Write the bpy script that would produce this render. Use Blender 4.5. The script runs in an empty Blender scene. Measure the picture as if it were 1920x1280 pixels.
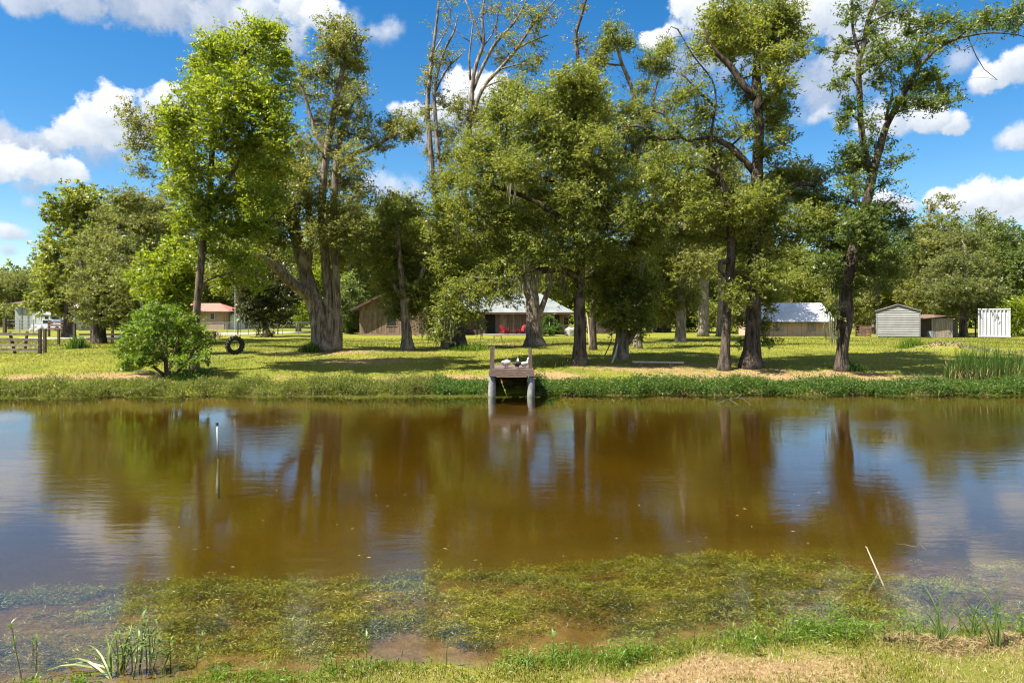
import bpy, math, random
import numpy as np
from mathutils import Vector, Matrix

scene = bpy.context.scene
COL = scene.collection

# ------------------------------------------------------------------ camera
CAMZ, F = 2.6, 1280.0            # eye height above the water, focal length in photo pixels
cam_data = bpy.data.cameras.new("camera")
cam_data.sensor_width = 36.0
cam_data.lens = 24.0
cam_data.shift_y = -40.0 / 1920.0
cam_data.clip_start, cam_data.clip_end = 0.05, 6000.0
cam = bpy.data.objects.new("camera", cam_data)
cam.location = (0, 0, CAMZ)
cam.rotation_euler = (math.radians(90), 0, 0)
COL.objects.link(cam)
scene.camera = cam

# ------------------------------------------------------------------ sun, sky, exposure
SUN_AZ, SUN_EL = math.radians(-117.0), math.radians(57.0)   # azimuth from +Y towards +X
SUN_STRENGTH, SKY_STRENGTH, EXPOSURE = 4.3, 0.15, 1.85
sun_dir = Vector((math.sin(SUN_AZ) * math.cos(SUN_EL), math.cos(SUN_AZ) * math.cos(SUN_EL), math.sin(SUN_EL)))
sd = bpy.data.lights.new("sun", "SUN")
sd.energy, sd.angle, sd.color = SUN_STRENGTH, math.radians(0.53), (1.0, 0.94, 0.83)
so = bpy.data.objects.new("sun", sd)
so.rotation_euler = sun_dir.to_track_quat("Z", "Y").to_euler()
so.location = (-40, 10, 60)
COL.objects.link(so)

vs = scene.view_settings
vs.view_transform, vs.look, vs.gamma, vs.exposure = "Standard", "None", 1.0, EXPOSURE
vs.use_curve_mapping = False
cy = scene.cycles
cy.max_bounces, cy.diffuse_bounces, cy.glossy_bounces, cy.transmission_bounces, cy.transparent_max_bounces = 8, 5, 3, 6, 10
cy.filter_width = 1.15
cy.use_denoising = True
cy.caustics_reflective = cy.caustics_refractive = False
cy.sample_clamp_indirect = 4.0


class NT:
    """small helper to write node trees"""
    def __init__(s, tree):
        s.t = tree

    def n(s, kind, **kw):
        nd = s.t.nodes.new(kind)
        for k, v in kw.items():
            setattr(nd, k, v)
        return nd

    def put(s, sock, v):
        if isinstance(v, bpy.types.NodeSocket):
            s.t.links.new(v, sock)
        else:
            if hasattr(sock.default_value, "__len__") and not hasattr(v, "__len__"):
                v = (v,) * len(sock.default_value)
            if hasattr(sock.default_value, "__len__") and len(sock.default_value) == 4 and len(v) == 3:
                v = (*v, 1.0)
            sock.default_value = v

    def m(s, op, a, b=0.0, c=0.0, clamp=False):
        nd = s.n("ShaderNodeMath", operation=op, use_clamp=clamp)
        s.put(nd.inputs[0], a)
        s.put(nd.inputs[1], b)
        if op in ("MULTIPLY_ADD", "SMOOTH_MIN", "SMOOTH_MAX", "WRAP", "COMPARE"):
            s.put(nd.inputs[2], c)
        return nd.outputs[0]

    def ss(s, v, a, b, to0=0.0, to1=1.0, kind="SMOOTHSTEP"):
        nd = s.n("ShaderNodeMapRange", interpolation_type=kind)
        s.put(nd.inputs[0], v)
        for i, q in enumerate((a, b, to0, to1)):
            s.put(nd.inputs[1 + i], q)
        return nd.outputs[0]

    def mix(s, f, a, b, blend="MIX"):
        nd = s.n("ShaderNodeMix", data_type="RGBA", blend_type=blend)
        s.put(nd.inputs[0], f)
        s.put(nd.inputs[6], a)
        s.put(nd.inputs[7], b)
        return nd.outputs[2]

    def noise(s, vec, scale, detail=4.0, rough=0.55, dist=0.0, dims="3D"):
        nd = s.n("ShaderNodeTexNoise", noise_dimensions=dims)
        if vec is not None:
            s.put(nd.inputs["Vector"], vec)
        s.put(nd.inputs["Scale"], scale)
        s.put(nd.inputs["Detail"], detail)
        s.put(nd.inputs["Roughness"], rough)
        s.put(nd.inputs["Distortion"], dist)
        return nd.outputs[0]

    def map(s, vec, scale=(1, 1, 1), loc=(0, 0, 0)):
        nd = s.n("ShaderNodeMapping")
        s.put(nd.inputs[0], vec)
        s.put(nd.inputs[1], loc)
        s.put(nd.inputs[3], scale)
        return nd.outputs[0]


# ---- world: Nishita sky with cumulus clouds that stand at fixed directions of the sky
world = bpy.data.worlds.new("World")
scene.world = world
world.use_nodes = True
wt = world.node_tree
wt.nodes.clear()
w = NT(wt)


def cloud_group():
    g = bpy.data.node_groups.new("cloud", "ShaderNodeTree")
    for nm in ("Az", "El", "Noise", "CAz", "CEl", "RA", "RE", "Soft", "Thick"):
        g.interface.new_socket(nm, in_out="INPUT", socket_type="NodeSocketFloat")
    for nm in ("Density", "Height"):
        g.interface.new_socket(nm, in_out="OUTPUT", socket_type="NodeSocketFloat")
    h = NT(g)
    i = h.n("NodeGroupInput").outputs
    o = h.n("NodeGroupOutput").inputs
    dx = h.m("DIVIDE", h.m("SUBTRACT", i["Az"], i["CAz"]), i["RA"])
    dy = h.m("DIVIDE", h.m("SUBTRACT", i["El"], i["CEl"]), i["RE"])
    below = h.m("LESS_THAN", dy, 0.0)
    dyl = h.m("MULTIPLY", dy, h.m("MULTIPLY_ADD", below, .45, 1.0))
    r = h.m("SQRT", h.m("ADD", h.m("MULTIPLY", dx, dx), h.m("MULTIPLY", dyl, dyl)))
    nn = h.m("SUBTRACT", i["Noise"], 0.5)
    f = h.m("ADD", h.m("SUBTRACT", 1.0, r), h.m("MULTIPLY", nn, 2.6))
    d = h.ss(f, 0.0, i["Soft"])
    g.links.new(h.m("MULTIPLY", d, i["Thick"]), o["Density"])
    g.links.new(h.m("ADD", h.m("SUBTRACT", dy, h.m("MULTIPLY", dx, .35)), h.m("MULTIPLY", nn, 3.2)), o["Height"])
    return g


tc = w.n("ShaderNodeTexCoord")
dirv = tc.outputs["Generated"]
sep = w.n("ShaderNodeSeparateXYZ")
w.put(sep.inputs[0], dirv)
az = w.m("ARCTAN2", sep.outputs[0], sep.outputs[1])
el = w.m("ARCSINE", sep.outputs[2])
sky = w.n("ShaderNodeTexSky", sky_type="NISHITA")
sky.sun_disc = False
sky.sun_elevation, sky.sun_rotation = SUN_EL, SUN_AZ
sky.altitude, sky.air_density, sky.dust_density, sky.ozone_density = 0.0, 1.0, 0.2, 2.0
hs = w.n("ShaderNodeHueSaturation")
w.put(hs.inputs["Saturation"], 1.42)
w.put(hs.inputs["Value"], 0.32)
w.put(hs.inputs["Color"], sky.outputs[0])
skycol = hs.outputs[0]
n1 = w.noise(dirv, 13.0, 9.0, 0.6, 0.1)
n2 = w.noise(dirv, 42.0, 7.0, 0.62)
nz = w.m("ADD", w.m("MULTIPLY", n1, 0.52), w.m("MULTIPLY", n2, 0.48))
cg = cloud_group()
# cumulus puffs: photo px x, y, radius, brightness (0 grey base .. 1 white), softness
A_, B_, C_ = .32, .55, .95
CLOUDS = [
    (240, -5, 85, .34, B_), (60, -5, 55, .45, B_), (150, 5, 62, .42, B_), (330, 12, 72, .36, B_), (380, 62, 42, .42, C_), (420, 25, 65, .5, B_), (530, 78, 52, .5, B_), (470, 55, 52, .55, B_), (500, 22, 60, .8, B_), (560, 15, 55, .98, A_), (602, 28, 40, 1, A_), (655, 62, 45, .65, C_), (700, 60, 24, .6, C_), (740, 58, 26, .6, C_), (722, 66, 34, .7, C_),
    (180, 288, 62, .40, C_), (100, 298, 52, .36, C_), (240, 292, 46, .42, C_), (0, 252, 42, .55, B_), (40, 277, 46, .5, B_), (90, 270, 46, .65, B_), (230, 252, 56, .8, A_), (130, 255, 46, .9, A_), (165, 238, 50, 1, A_), (200, 213, 52, 1, A_), (292, 202, 32, .85, A_), (322, 190, 38, .92, A_), (347, 178, 26, .92, A_),
    (60, 348, 42, .38, C_), (150, 330, 22, .9, B_), (-30, 312, 50, .95, A_), (20, 308, 48, 1, A_), (120, 322, 40, 1, A_), (72, 316, 50, 1, A_), (60, 384, 24, .65, C_), (40, 442, 20, .7, C_), (16, 437, 26, .8, B_), (15, 470, 24, .55, C_),
    (800, 262, 52, .36, C_), (882, 250, 52, .45, C_), (800, 216, 26, .8, B_), (742, 206, 17, .9, B_), (770, 210, 26, .92, A_), (842, 206, 36, .9, A_), (922, 172, 40, 1, A_), (872, 180, 45, 1, A_), (692, 350, 26, .6, C_), (722, 356, 40, .65, C_), (762, 366, 40, .6, C_),
    (1300, 122, 62, .36, C_), (1530, 200, 62, .34, C_), (1560, 150, 82, .38, C_), (1480, 120, 82, .42, C_), (1400, 100, 82, .40, C_), (1340, 52, 62, .55, B_), (1640, 102, 62, .7, B_), (1690, 72, 52, .8, B_), (1600, 80, 70, .68, B_), (1560, 28, 60, .9, A_), (1500, 40, 70, .95, A_), (1286, 4, 36, 1, A_), (1302, 20, 40, 1, A_), (1222, 80, 23, 1, A_), (1262, 62, 30, .9, B_), (1244, 74, 30, 1, A_),
    (1528, 226, 18, .7, C_), (1548, 216, 22, .75, C_), (1575, 232, 24, .6, C_), (1640, 236, 42, .65, B_), (1690, 236, 40, .8, B_), (1790, 236, 30, .88, A_), (1740, 226, 45, .92, A_), (1800, 120, 36, .5, C_), (1840, 160, 30, .7, B_), (1862, 146, 40, .9, A_), (1902, 130, 46, .9, A_), (1886, 268, 24, .6, C_), (1916, 258, 34, .75, B_),
    (1862, 412, 46, .55, C_), (1962, 390, 62, .9, A_), (1690, 392, 28, .92, A_), (1660, 376, 28, 1, A_), (1762, 376, 29, .95, A_), (1800, 386, 38, 1, A_), (1920, 380, 50, 1, A_), (1882, 374, 45, 1, A_), (1840, 376, 42, 1, A_),
]
# unseen rest of the sky: broken cumulus, thickened and brightened as fill light
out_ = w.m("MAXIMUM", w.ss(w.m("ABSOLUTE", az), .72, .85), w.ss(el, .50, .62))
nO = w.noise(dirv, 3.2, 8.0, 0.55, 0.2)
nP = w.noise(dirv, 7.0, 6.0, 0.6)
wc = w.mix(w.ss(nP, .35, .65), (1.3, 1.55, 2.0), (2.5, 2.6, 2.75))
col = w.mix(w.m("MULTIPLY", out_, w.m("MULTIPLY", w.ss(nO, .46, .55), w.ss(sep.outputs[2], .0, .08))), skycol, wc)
for (px, py, r_, br, soft) in CLOUDS:
    ca = math.atan((px - 960) / F)
    ce = math.atan((600 - py) / F * math.cos(ca))
    ra, re = 1.22 * r_ / F * math.cos(ca) ** 2, 1.02 * r_ / F * math.cos(ca)
    nd = w.n("ShaderNodeGroup")
    nd.node_tree = cg
    for nm, v in (("Az", az), ("El", el), ("Noise", nz), ("CAz", ca), ("CEl", ce), ("RA", ra), ("RE", re), ("Soft", soft), ("Thick", .97 if soft < .5 else (.9 if soft < .8 else .75))):
        w.put(nd.inputs[nm], v)
    hgt = w.ss(nd.outputs["Height"], -0.8, 0.7)
    base = (.45 + .75 * br, .66 + .70 * br, 1.05 + .5 * br)
    top = (.8 + 1.25 * br, .95 + 1.15 * br, 1.25 + .95 * br)
    col = w.mix(nd.outputs["Density"], col, w.mix(hgt, base, top))
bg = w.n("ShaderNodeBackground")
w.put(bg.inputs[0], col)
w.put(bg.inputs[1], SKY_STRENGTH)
wo = w.n("ShaderNodeOutputWorld")
wt.links.new(bg.outputs[0], wo.inputs[0])
world.cycles.sampling_method = "MANUAL"
world.cycles.sample_map_resolution = 512

# ------------------------------------------------------------------ helpers
R = random.Random(11)
RNG = np.random.default_rng(11)


def W(px, py, d):
    """the point at depth d that the photo shows at pixel (px, py)"""
    return np.array([(px - 960) / F * d, d, CAMZ - (py - 600) / F * d])


def near_edge(x):
    return np.interp(x, [-8, -3.6, -2.4, -1.2, 0, .95, 1.9, 2.4, 3.3, 4.2, 8], [4.3, 4.72, 4.88, 5.08, 5.16, 5.32, 5.58, 5.62, 5.66, 5.62, 5.3]) + .05 * np.sin(x * 5.3) + .03 * np.sin(x * 13.1 + 1)


def far_edge(x):
    return np.interp(x, [-36, -18, -8, 0, 18, 36], [22.4, 22.9, 23.5, 23.8, 23.8, 24.6]) + .12 * np.sin(x * 1.7) + .08 * np.sin(x * 4.1 + 1)


def gz(x, y):
    """height of the ground (the water stands at 0)"""
    x = np.asarray(x, float)
    y = np.asarray(y, float)
    tn, tf, te = near_edge(x) - y, y - far_edge(x), np.abs(x) - 34.0
    pn = np.interp(tn, [-9, -5, -3.4, -2.8, -1.8, -.8, -.3, 0, .3, 1, 3, 5, 60], [-.8, -.75, -.55, -.36, -.24, -.15, -.06, 0, .05, .14, .55, .95, 1.0])
    pf = np.interp(tf, [-6, -3, -1, -.4, 0, .4, 1.2, 3, 6, 10, 14], [-.8, -.8, -.5, -.2, 0, .16, .32, .55, .8, .93, 1.0])
    pe = np.interp(te, [-6, -3, -1, 0, 1, 3, 8], [-.8, -.8, -.4, 0, .3, .7, 1.0])
    z = np.maximum(np.maximum(pn, pf), pe)
    lump = .025 * np.sin(x * .9 + y * .4) + .02 * np.sin(x * .37 - y * .8 + 2) + .012 * np.sin(x * 2.3 + 1.3 * y)
    z = z + lump * np.clip(np.abs(z) * 1.4, 0, 1)
    # pondweed humps in the shallows
    hump = (np.sin(x * 2.1 + 1.7 * np.sin(y * 1.9)) * np.sin(y * 3.7 + 1.1 * np.sin(x * 1.3)) * .5 + .5) * .13 * np.exp(-((tn + 1.6) / 1.0) ** 2)
    z = z + hump * (tn < 0)
    # low rise at the right, heap of earth
    z = z + .16 * np.exp(-(((x - 25) / 14) ** 2 + ((y - 52) / 12) ** 2))
    z = z + .45 * np.exp(-(((x - 22.3) / 1.7) ** 2 + ((y - 35) / 1.0) ** 2)) + .02 * np.sin(7 * x) * np.exp(-(((x - 22.3) / 1.7) ** 2 + ((y - 35) / 1.0) ** 2))
    return z


def G(px, d, dz=0.0):
    x = (px - 960) / F * d
    return np.array([x, d, float(gz(x, d)) + dz])


def GP(px, py):
    """where the photo's ray through (px, py) meets the ground"""
    for d in np.arange(3.0, 150, .05):
        if CAMZ - (py - 600) / F * d <= float(gz((px - 960) / F * d, d)):
            return G(px, d)
    return G(px, 150)


def tag(o, label=None, cat=None, group=None, kind=None):
    for k, v in (("label", label), ("category", cat), ("group", group), ("kind", kind)):
        if v:
            o[k] = v
    return o


def thing(name, label, cat, loc=(0, 0, 0), group=None, rz=0.0):
    o = bpy.data.objects.new(name, None)
    o.empty_display_size = .2
    o.location = tuple(float(v) for v in loc)
    o.rotation_euler = (0, 0, rz)
    COL.objects.link(o)
    return tag(o, label, cat, group)


def link(name, me, parent=None, loc=None):
    o = bpy.data.objects.new(name, me)
    COL.objects.link(o)
    if parent is not None:
        o.parent = parent
    if loc is not None:
        o.location = tuple(float(v) for v in loc)
    return o


def copy_tree(root, loc, rz=0.0, scale=1.0, label=None, group=None):
    r = root.copy()
    COL.objects.link(r)
    r.location, r.rotation_euler, r.scale = tuple(float(v) for v in loc), (0, 0, rz), (scale,) * 3
    if label:
        r["label"] = label
    if group:
        r["group"] = group
    for ch in list(root.children):
        c = ch.copy()
        COL.objects.link(c)
        c.parent = r
        for gch in list(ch.children):
            d = gch.copy()
            COL.objects.link(d)
            d.parent = c
    return r


class MB:
    """collects simple shapes and links them as one mesh object"""
    def __init__(s):
        s.v, s.f, s.mi, s.m = [], [], [], 0

    def add(s, vs_, fs):
        b = len(s.v)
        s.v.extend(tuple(map(float, p)) for p in vs_)
        s.f.extend(tuple(b + i for i in f) for f in fs)
        s.mi.extend([s.m] * len(fs))
        return s

    def box(s, c, size, rz=0.0, tilt=None):
        hx, hy, hz = (q / 2 for q in size)
        M = Matrix.Rotation(rz, 3, "Z")
        if tilt is not None:
            M = M @ Matrix.Rotation(tilt[0], 3, tilt[1])
        pts = [M @ Vector((a * hx, b * hy, e * hz)) + Vector(tuple(map(float, c))) for a, b, e in ((-1, -1, -1), (1, -1, -1), (1, 1, -1), (-1, 1, -1), (-1, -1, 1), (1, -1, 1), (1, 1, 1), (-1, 1, 1))]
        return s.add(pts, [(0, 3, 2, 1), (4, 5, 6, 7), (0, 1, 5, 4), (1, 2, 6, 5), (2, 3, 7, 6), (3, 0, 4, 7)])

    def bar(s, a, b, w_, h_=None):
        """square bar from a to b"""
        a, b = Vector(tuple(map(float, a))), Vector(tuple(map(float, b)))
        h_ = h_ or w_
        d = (b - a).normalized()
        up = Vector((0, 0, 1)) if abs(d.z) < .95 else Vector((0, 1, 0))
        x = d.cross(up).normalized() * w_ / 2
        y = x.cross(d).normalized() * h_ / 2
        p = [a - x - y, a + x - y, a + x + y, a - x + y, b - x - y, b + x - y, b + x + y, b - x + y]
        return s.add(p, [(0, 1, 2, 3), (7, 6, 5, 4), (0, 4, 5, 1), (1, 5, 6, 2), (2, 6, 7, 3), (3, 7, 4, 0)])

    def tube(s, pts, rad, n=8, rough=0.0, cap=True, rnd=None):
        pts = [np.array(p, float) for p in pts]
        k = len(pts)
        rad = [rad] * k if not hasattr(rad, "__len__") else list(rad)
        vs_, fs = [], []
        u = None
        for i in range(k):
            t = pts[min(i + 1, k - 1)] - pts[max(i - 1, 0)]
            t = t / (np.linalg.norm(t) + 1e-9)
            if u is None:
                ref = np.array([0, 1., 0]) if abs(t[1]) < .9 else np.array([1., 0, 0])
                u = np.cross(t, ref)
            u = u - t * np.dot(u, t)
            u = u / (np.linalg.norm(u) + 1e-9)
            v_ = np.cross(t, u)
            for j in range(n):
                a = 2 * math.pi * j / n
                rr = rad[i] * (1 + (rough * (rnd or R).uniform(-1, 1) if rough else 0))
                vs_.append(pts[i] + (math.cos(a) * u + math.sin(a) * v_) * rr)
        for i in range(k - 1):
            for j in range(n):
                fs.append((i * n + j, i * n + (j + 1) % n, (i + 1) * n + (j + 1) % n, (i + 1) * n + j))
        if cap:
            fs.append(tuple(range(n - 1, -1, -1)))
            fs.append(tuple((k - 1) * n + j for j in range(n)))
        return s.add(vs_, fs)

    def prism(s, poly, axis, a, b):
        """polygon (list of 2-D points) extruded along axis 'x'/'y'/'z' from a to b"""
        n = len(poly)
        mk = {"x": lambda p, t: (t, p[0], p[1]), "y": lambda p, t: (p[0], t, p[1]), "z": lambda p, t: (p[0], p[1], t)}[axis]
        vs_ = [mk(p, a) for p in poly] + [mk(p, b) for p in poly]
        fs = [tuple(range(n - 1, -1, -1)), tuple(range(n, 2 * n))] + [(i, (i + 1) % n, n + (i + 1) % n, n + i) for i in range(n)]
        return s.add(vs_, fs)

    def build(s, name, mats, parent=None, smooth=False, local=False):
        """parts are given in world coordinates (local=False) and moved into their parent's frame"""
        me = bpy.data.meshes.new(name)
        off = np.zeros(3)
        if parent is not None and not local:
            p = parent
            while p is not None:
                off = off + np.array(p.location)
                p = p.parent
        me.from_pydata([tuple(np.array(v) - off) for v in s.v], [], s.f)
        mats = mats if isinstance(mats, (list, tuple)) else [mats]
        for m_ in mats:
            me.materials.append(m_)
        if len(mats) > 1:
            me.polygons.foreach_set("material_index", s.mi)
        if smooth:
            me.polygons.foreach_set("use_smooth", [True] * len(me.polygons))
        me.validate()
        bm_fix(me)
        return link(name, me, parent)


def bm_fix(me):
    import bmesh
    bm = bmesh.new()
    bm.from_mesh(me)
    bmesh.ops.recalc_face_normals(bm, faces=bm.faces)
    bm.to_mesh(me)
    bm.free()


def raw_mesh(name, V, quads=None, tris=None, mat=None, attr=None, parent=None, smooth=False, fattr=None):
    """fast mesh from numpy arrays; attr: dict of per-vertex floats"""
    me = bpy.data.meshes.new(name)
    V = np.ascontiguousarray(V, np.float32)
    parts, starts, tot = [], [], 0
    if quads is not None and len(quads):
        parts.append(np.asarray(quads, np.int32).ravel())
        starts.append(np.arange(len(quads), dtype=np.int32) * 4)
        tot = len(quads) * 4
    if tris is not None and len(tris):
        parts.append(np.asarray(tris, np.int32).ravel())
        starts.append(tot + np.arange(len(tris), dtype=np.int32) * 3)
    L = np.concatenate(parts)
    S = np.concatenate(starts)
    me.vertices.add(len(V))
    me.vertices.foreach_set("co", V.ravel())
    me.loops.add(len(L))
    me.loops.foreach_set("vertex_index", L)
    me.polygons.add(len(S))
    me.polygons.foreach_set("loop_start", S)
    me.polygons.foreach_set("use_smooth", np.full(len(S), bool(smooth)))
    for k, v in (attr or {}).items():
        a = me.attributes.new(k, "FLOAT", "POINT")
        a.data.foreach_set("value", np.ascontiguousarray(v, np.float32))
    me.update(calc_edges=True)
    if mat:
        me.materials.append(mat)
    return link(name, me, parent)


TRI = {"n": 0}


def leaf_mesh(name, C, L, Wd, N, D, rnd, mat, parent=None, off=None, tri=False):
    """one leaf per row (a rhombus, or a triangle of the same area): centre, length, width, normal, direction"""
    n = len(C)
    D = D - N * (D * N).sum(1, keepdims=True)
    D /= np.linalg.norm(D, axis=1, keepdims=True) + 1e-9
    S = np.cross(N, D)
    L = np.broadcast_to(L, n)[:, None]
    Wd = np.broadcast_to(Wd, n)[:, None]
    if off is not None:
        C = C - off
    if tri:
        V = np.empty((n, 3, 3), np.float32)
        V[:, 0] = C - D * L * .5 - S * Wd * .3
        V[:, 1] = C - D * L * .1 + S * Wd * .7
        V[:, 2] = C + D * L * .6 - S * Wd * .1
        TRI["n"] += n
        return raw_mesh(name, V.reshape(-1, 3), tris=np.arange(3 * n).reshape(n, 3), mat=mat, attr={"rnd": np.repeat(rnd, 3)}, parent=parent)
    V = np.empty((n, 4, 3), np.float32)
    V[:, 0] = C - D * L * .5
    V[:, 1] = C - S * Wd * .5 + D * L * .05
    V[:, 2] = C + D * L * .5 - N * L * .08
    V[:, 3] = C + S * Wd * .5 + D * L * .05
    TRI["n"] += 2 * n
    return raw_mesh(name, V.reshape(-1, 3), quads=np.arange(4 * n).reshape(n, 4), mat=mat, attr={"rnd": np.repeat(rnd, 4)}, parent=parent)


def unit(n, rng=RNG, up=0.0):
    v = rng.normal(size=(n, 3))
    v /= np.linalg.norm(v, axis=1, keepdims=True)
    v[:, 2] += up
    return v / (np.linalg.norm(v, axis=1, keepdims=True) + 1e-9)


def blades(name, P, H, Wd, lean, rnd, mat, rng=RNG, seg=1, parent=None):
    """grass blades: base points P, heights H, widths, lean 0..1; seg=1 a triangle, 2 a bent blade"""
    n = len(P)
    a = rng.uniform(0, 2 * math.pi, n)
    dirv_ = np.stack([np.cos(a), np.sin(a), np.zeros(n)], 1)
    b = rng.uniform(0, 2 * math.pi, n)
    side = np.stack([np.cos(b), np.sin(b), np.zeros(n)], 1) * (np.broadcast_to(Wd, n)[:, None] * .5)
    H = np.broadcast_to(H, n)[:, None]
    lean = np.broadcast_to(lean, n)[:, None]
    upv = np.array([0, 0, 1.0])
    if seg == 1:
        V = np.stack([P - side, P + side, P + upv * H * np.sqrt(np.maximum(1 - lean ** 2, .05)) + dirv_ * H * lean], 1).reshape(-1, 3)
        TRI["n"] += n
        return raw_mesh(name, V, tris=np.arange(3 * n).reshape(n, 3), mat=mat, attr={"rnd": np.repeat(rnd, 3)}, parent=parent)
    mid = P + upv * H * .55 + dirv_ * H * lean * .3
    tip = P + upv * H * (1 - .55 * lean) + dirv_ * H * lean
    V = np.stack([P - side, P + side, mid + side * .8, mid - side * .8, tip], 1).reshape(-1, 3)
    i = np.arange(n) * 5
    TRI["n"] += 3 * n
    return raw_mesh(name, V, quads=np.stack([i, i + 1, i + 2, i + 3], 1), tris=np.stack([i + 3, i + 2, i + 4], 1), mat=mat, attr={"rnd": np.repeat(rnd, 5)}, parent=parent)


# ------------------------------------------------------------------ materials
def new_mat(name):
    m = bpy.data.materials.new(name)
    m.use_nodes = True
    m.node_tree.nodes.clear()
    h = NT(m.node_tree)
    out = h.n("ShaderNodeOutputMaterial")
    return m, h, out


def principled(h, color, rough=.6, spec=.4, metal=0.0, normal=None):
    p = h.n("ShaderNodeBsdfPrincipled")
    h.put(p.inputs["Base Color"], color)
    h.put(p.inputs["Roughness"], rough)
    h.put(p.inputs["Specular IOR Level"], spec)
    h.put(p.inputs["Metallic"], metal)
    if normal is not None:
        h.put(p.inputs["Normal"], normal)
    return p


def bump(h, height, strength=.5, dist=.02):
    b = h.n("ShaderNodeBump")
    h.put(b.inputs["Strength"], strength)
    h.put(b.inputs["Distance"], dist)
    h.put(b.inputs["Height"], height)
    return b.outputs[0]


def plain(name, c1, c2, scale=4.0, stretch=(1, 1, 1), rough=.7, spec=.3, metal=0.0, bmp=.3, bdist=.01, detail=6.0, vary=0.0):
    """weathered surface: two colours mixed by stretched noise, fine relief, optional tone per object"""
    m, h, out = new_mat(name)
    t = h.n("ShaderNodeTexCoord")
    vec = h.map(t.outputs["Object"], stretch)
    n_ = h.noise(vec, scale, detail, .62)
    n_2 = h.noise(vec, scale * 6, 4, .6)
    f = h.ss(h.m("ADD", h.m("MULTIPLY", n_, .75), h.m("MULTIPLY", n_2, .25)), .34, .66)
    c = h.mix(f, c1, c2)
    if vary:
        oi = h.n("ShaderNodeObjectInfo")
        hv = h.n("ShaderNodeHueSaturation")
        h.put(hv.inputs["Value"], h.ss(oi.outputs["Random"], 0, 1, 1 - vary, 1 + vary, "LINEAR"))
        h.put(hv.inputs["Color"], c)
        c = hv.outputs[0]
    p = principled(h, c, rough, spec, metal, bump(h, n_2, bmp, bdist) if bmp else None)
    m.node_tree.links.new(p.outputs[0], out.inputs[0])
    return m


def leaf_mat(name, dark, mid, light, trans=.55, rough=.42, tint=(1.35, 1.3, .6), spec=.4):
    m, h, out = new_mat(name)
    a = h.n("ShaderNodeAttribute", attribute_name="rnd")
    r = h.n("ShaderNodeValToRGB")
    e = r.color_ramp.elements
    e[0].color, e[1].color = (*dark, 1), (*light, 1)
    e.new(.5).color = (*mid, 1)
    h.put(r.inputs[0], a.outputs["Fac"])
    p = principled(h, r.outputs[0], rough, spec)
    tr = h.n("ShaderNodeBsdfTranslucent")
    h.put(tr.inputs[0], h.mix(1.0, r.outputs[0], tint, "MULTIPLY"))
    mx = h.n("ShaderNodeMixShader")
    h.put(mx.inputs[0], trans)
    m.node_tree.links.new(p.outputs[0], mx.inputs[1])
    m.node_tree.links.new(tr.outputs[0], mx.inputs[2])
    m.node_tree.links.new(mx.outputs[0], out.inputs[0])
    return m


def bark_mat(name, c1, c2, scale=3.0):
    m, h, out = new_mat(name)
    t = h.n("ShaderNodeTexCoord")
    v = h.map(t.outputs["Object"], (3.2, 3.2, .55))
    n_ = h.noise(v, scale, 8, .65, .4)
    patch = h.noise(t.outputs["Object"], 1.3, 3, .5)
    c = h.mix(h.ss(n_, .36, .64), c1, c2)
    c = h.mix(h.ss(patch, .52, .72), c, tuple(min(1, q * 1.35 + .02) for q in c2))
    p = principled(h, c, .9, .15, 0, bump(h, n_, .9, .05))
    m.node_tree.links.new(p.outputs[0], out.inputs[0])
    return m


M = {}
M["leaf_yellow"] = leaf_mat("leaf_bright_yellow_green", (.10, .155, .014), (.20, .26, .022), (.30, .33, .04))
M["leaf_olive"] = leaf_mat("leaf_olive", (.085, .10, .028), (.175, .19, .05), (.29, .285, .09))
M["leaf_mid"] = leaf_mat("leaf_mid_green", (.08, .11, .022), (.175, .205, .04), (.29, .30, .075))
M["leaf_woods"] = leaf_mat("leaf_far_woods", (.035, .06, .016), (.075, .11, .024), (.13, .165, .04), rough=.9, spec=.05)
M["leaf_deep"] = leaf_mat("leaf_deep_green", (.05, .082, .02), (.11, .155, .034), (.21, .245, .07), spec=.5)
M["leaf_grey"] = leaf_mat("leaf_grey_green", (.085, .102, .036), (.15, .17, .058), (.24, .255, .095))
M["leaf_brown"] = leaf_mat("leaf_bronze_green", (.022, .036, .012), (.06, .07, .022), (.16, .13, .05), trans=.2, spec=.5)
M["leaf_fresh"] = leaf_mat("leaf_fresh_green", (.065, .13, .014), (.13, .21, .022), (.23, .29, .045))
M["leaf_bank"] = leaf_mat("leaf_bank_green", (.036, .08, .014), (.07, .135, .022), (.14, .20, .045))
M["leaf_reed"] = leaf_mat("leaf_bank_pale", (.08, .105, .02), (.135, .165, .032), (.23, .23, .07))
M["grass"] = leaf_mat("grass_blades", (.105, .122, .014), (.155, .165, .020), (.22, .215, .036), trans=.3)
M["dry_grass"] = leaf_mat("dry_grass_blades", (.15, .10, .04), (.26, .19, .08), (.38, .31, .16), trans=.2, tint=(1, .9, .6))
M["moss"] = leaf_mat("spanish_moss_grey", (.11, .115, .07), (.17, .17, .105), (.25, .24, .15), trans=.25, rough=.9, tint=(1, 1, .8), spec=.1)
M["weed"] = leaf_mat("pondweed", (.014, .018, .003), (.125, .14, .010), (.36, .36, .036), trans=.3, tint=(1.1, 1.1, .5))
M["blade_green"] = leaf_mat("broad_blade_green", (.05, .10, .015), (.10, .16, .028), (.19, .23, .06), trans=.35)
M["bark_grey"] = bark_mat("bark_grey", (.06, .048, .038), (.24, .195, .155))
M["bark_dark"] = bark_mat("bark_dark", (.022, .017, .013), (.10, .078, .06))
M["bark_pale"] = bark_mat("bark_pale", (.10, .085, .065), (.26, .22, .175))
M["bark_brown"] = bark_mat("bark_brown", (.04, .029, .02), (.16, .118, .085))
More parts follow.
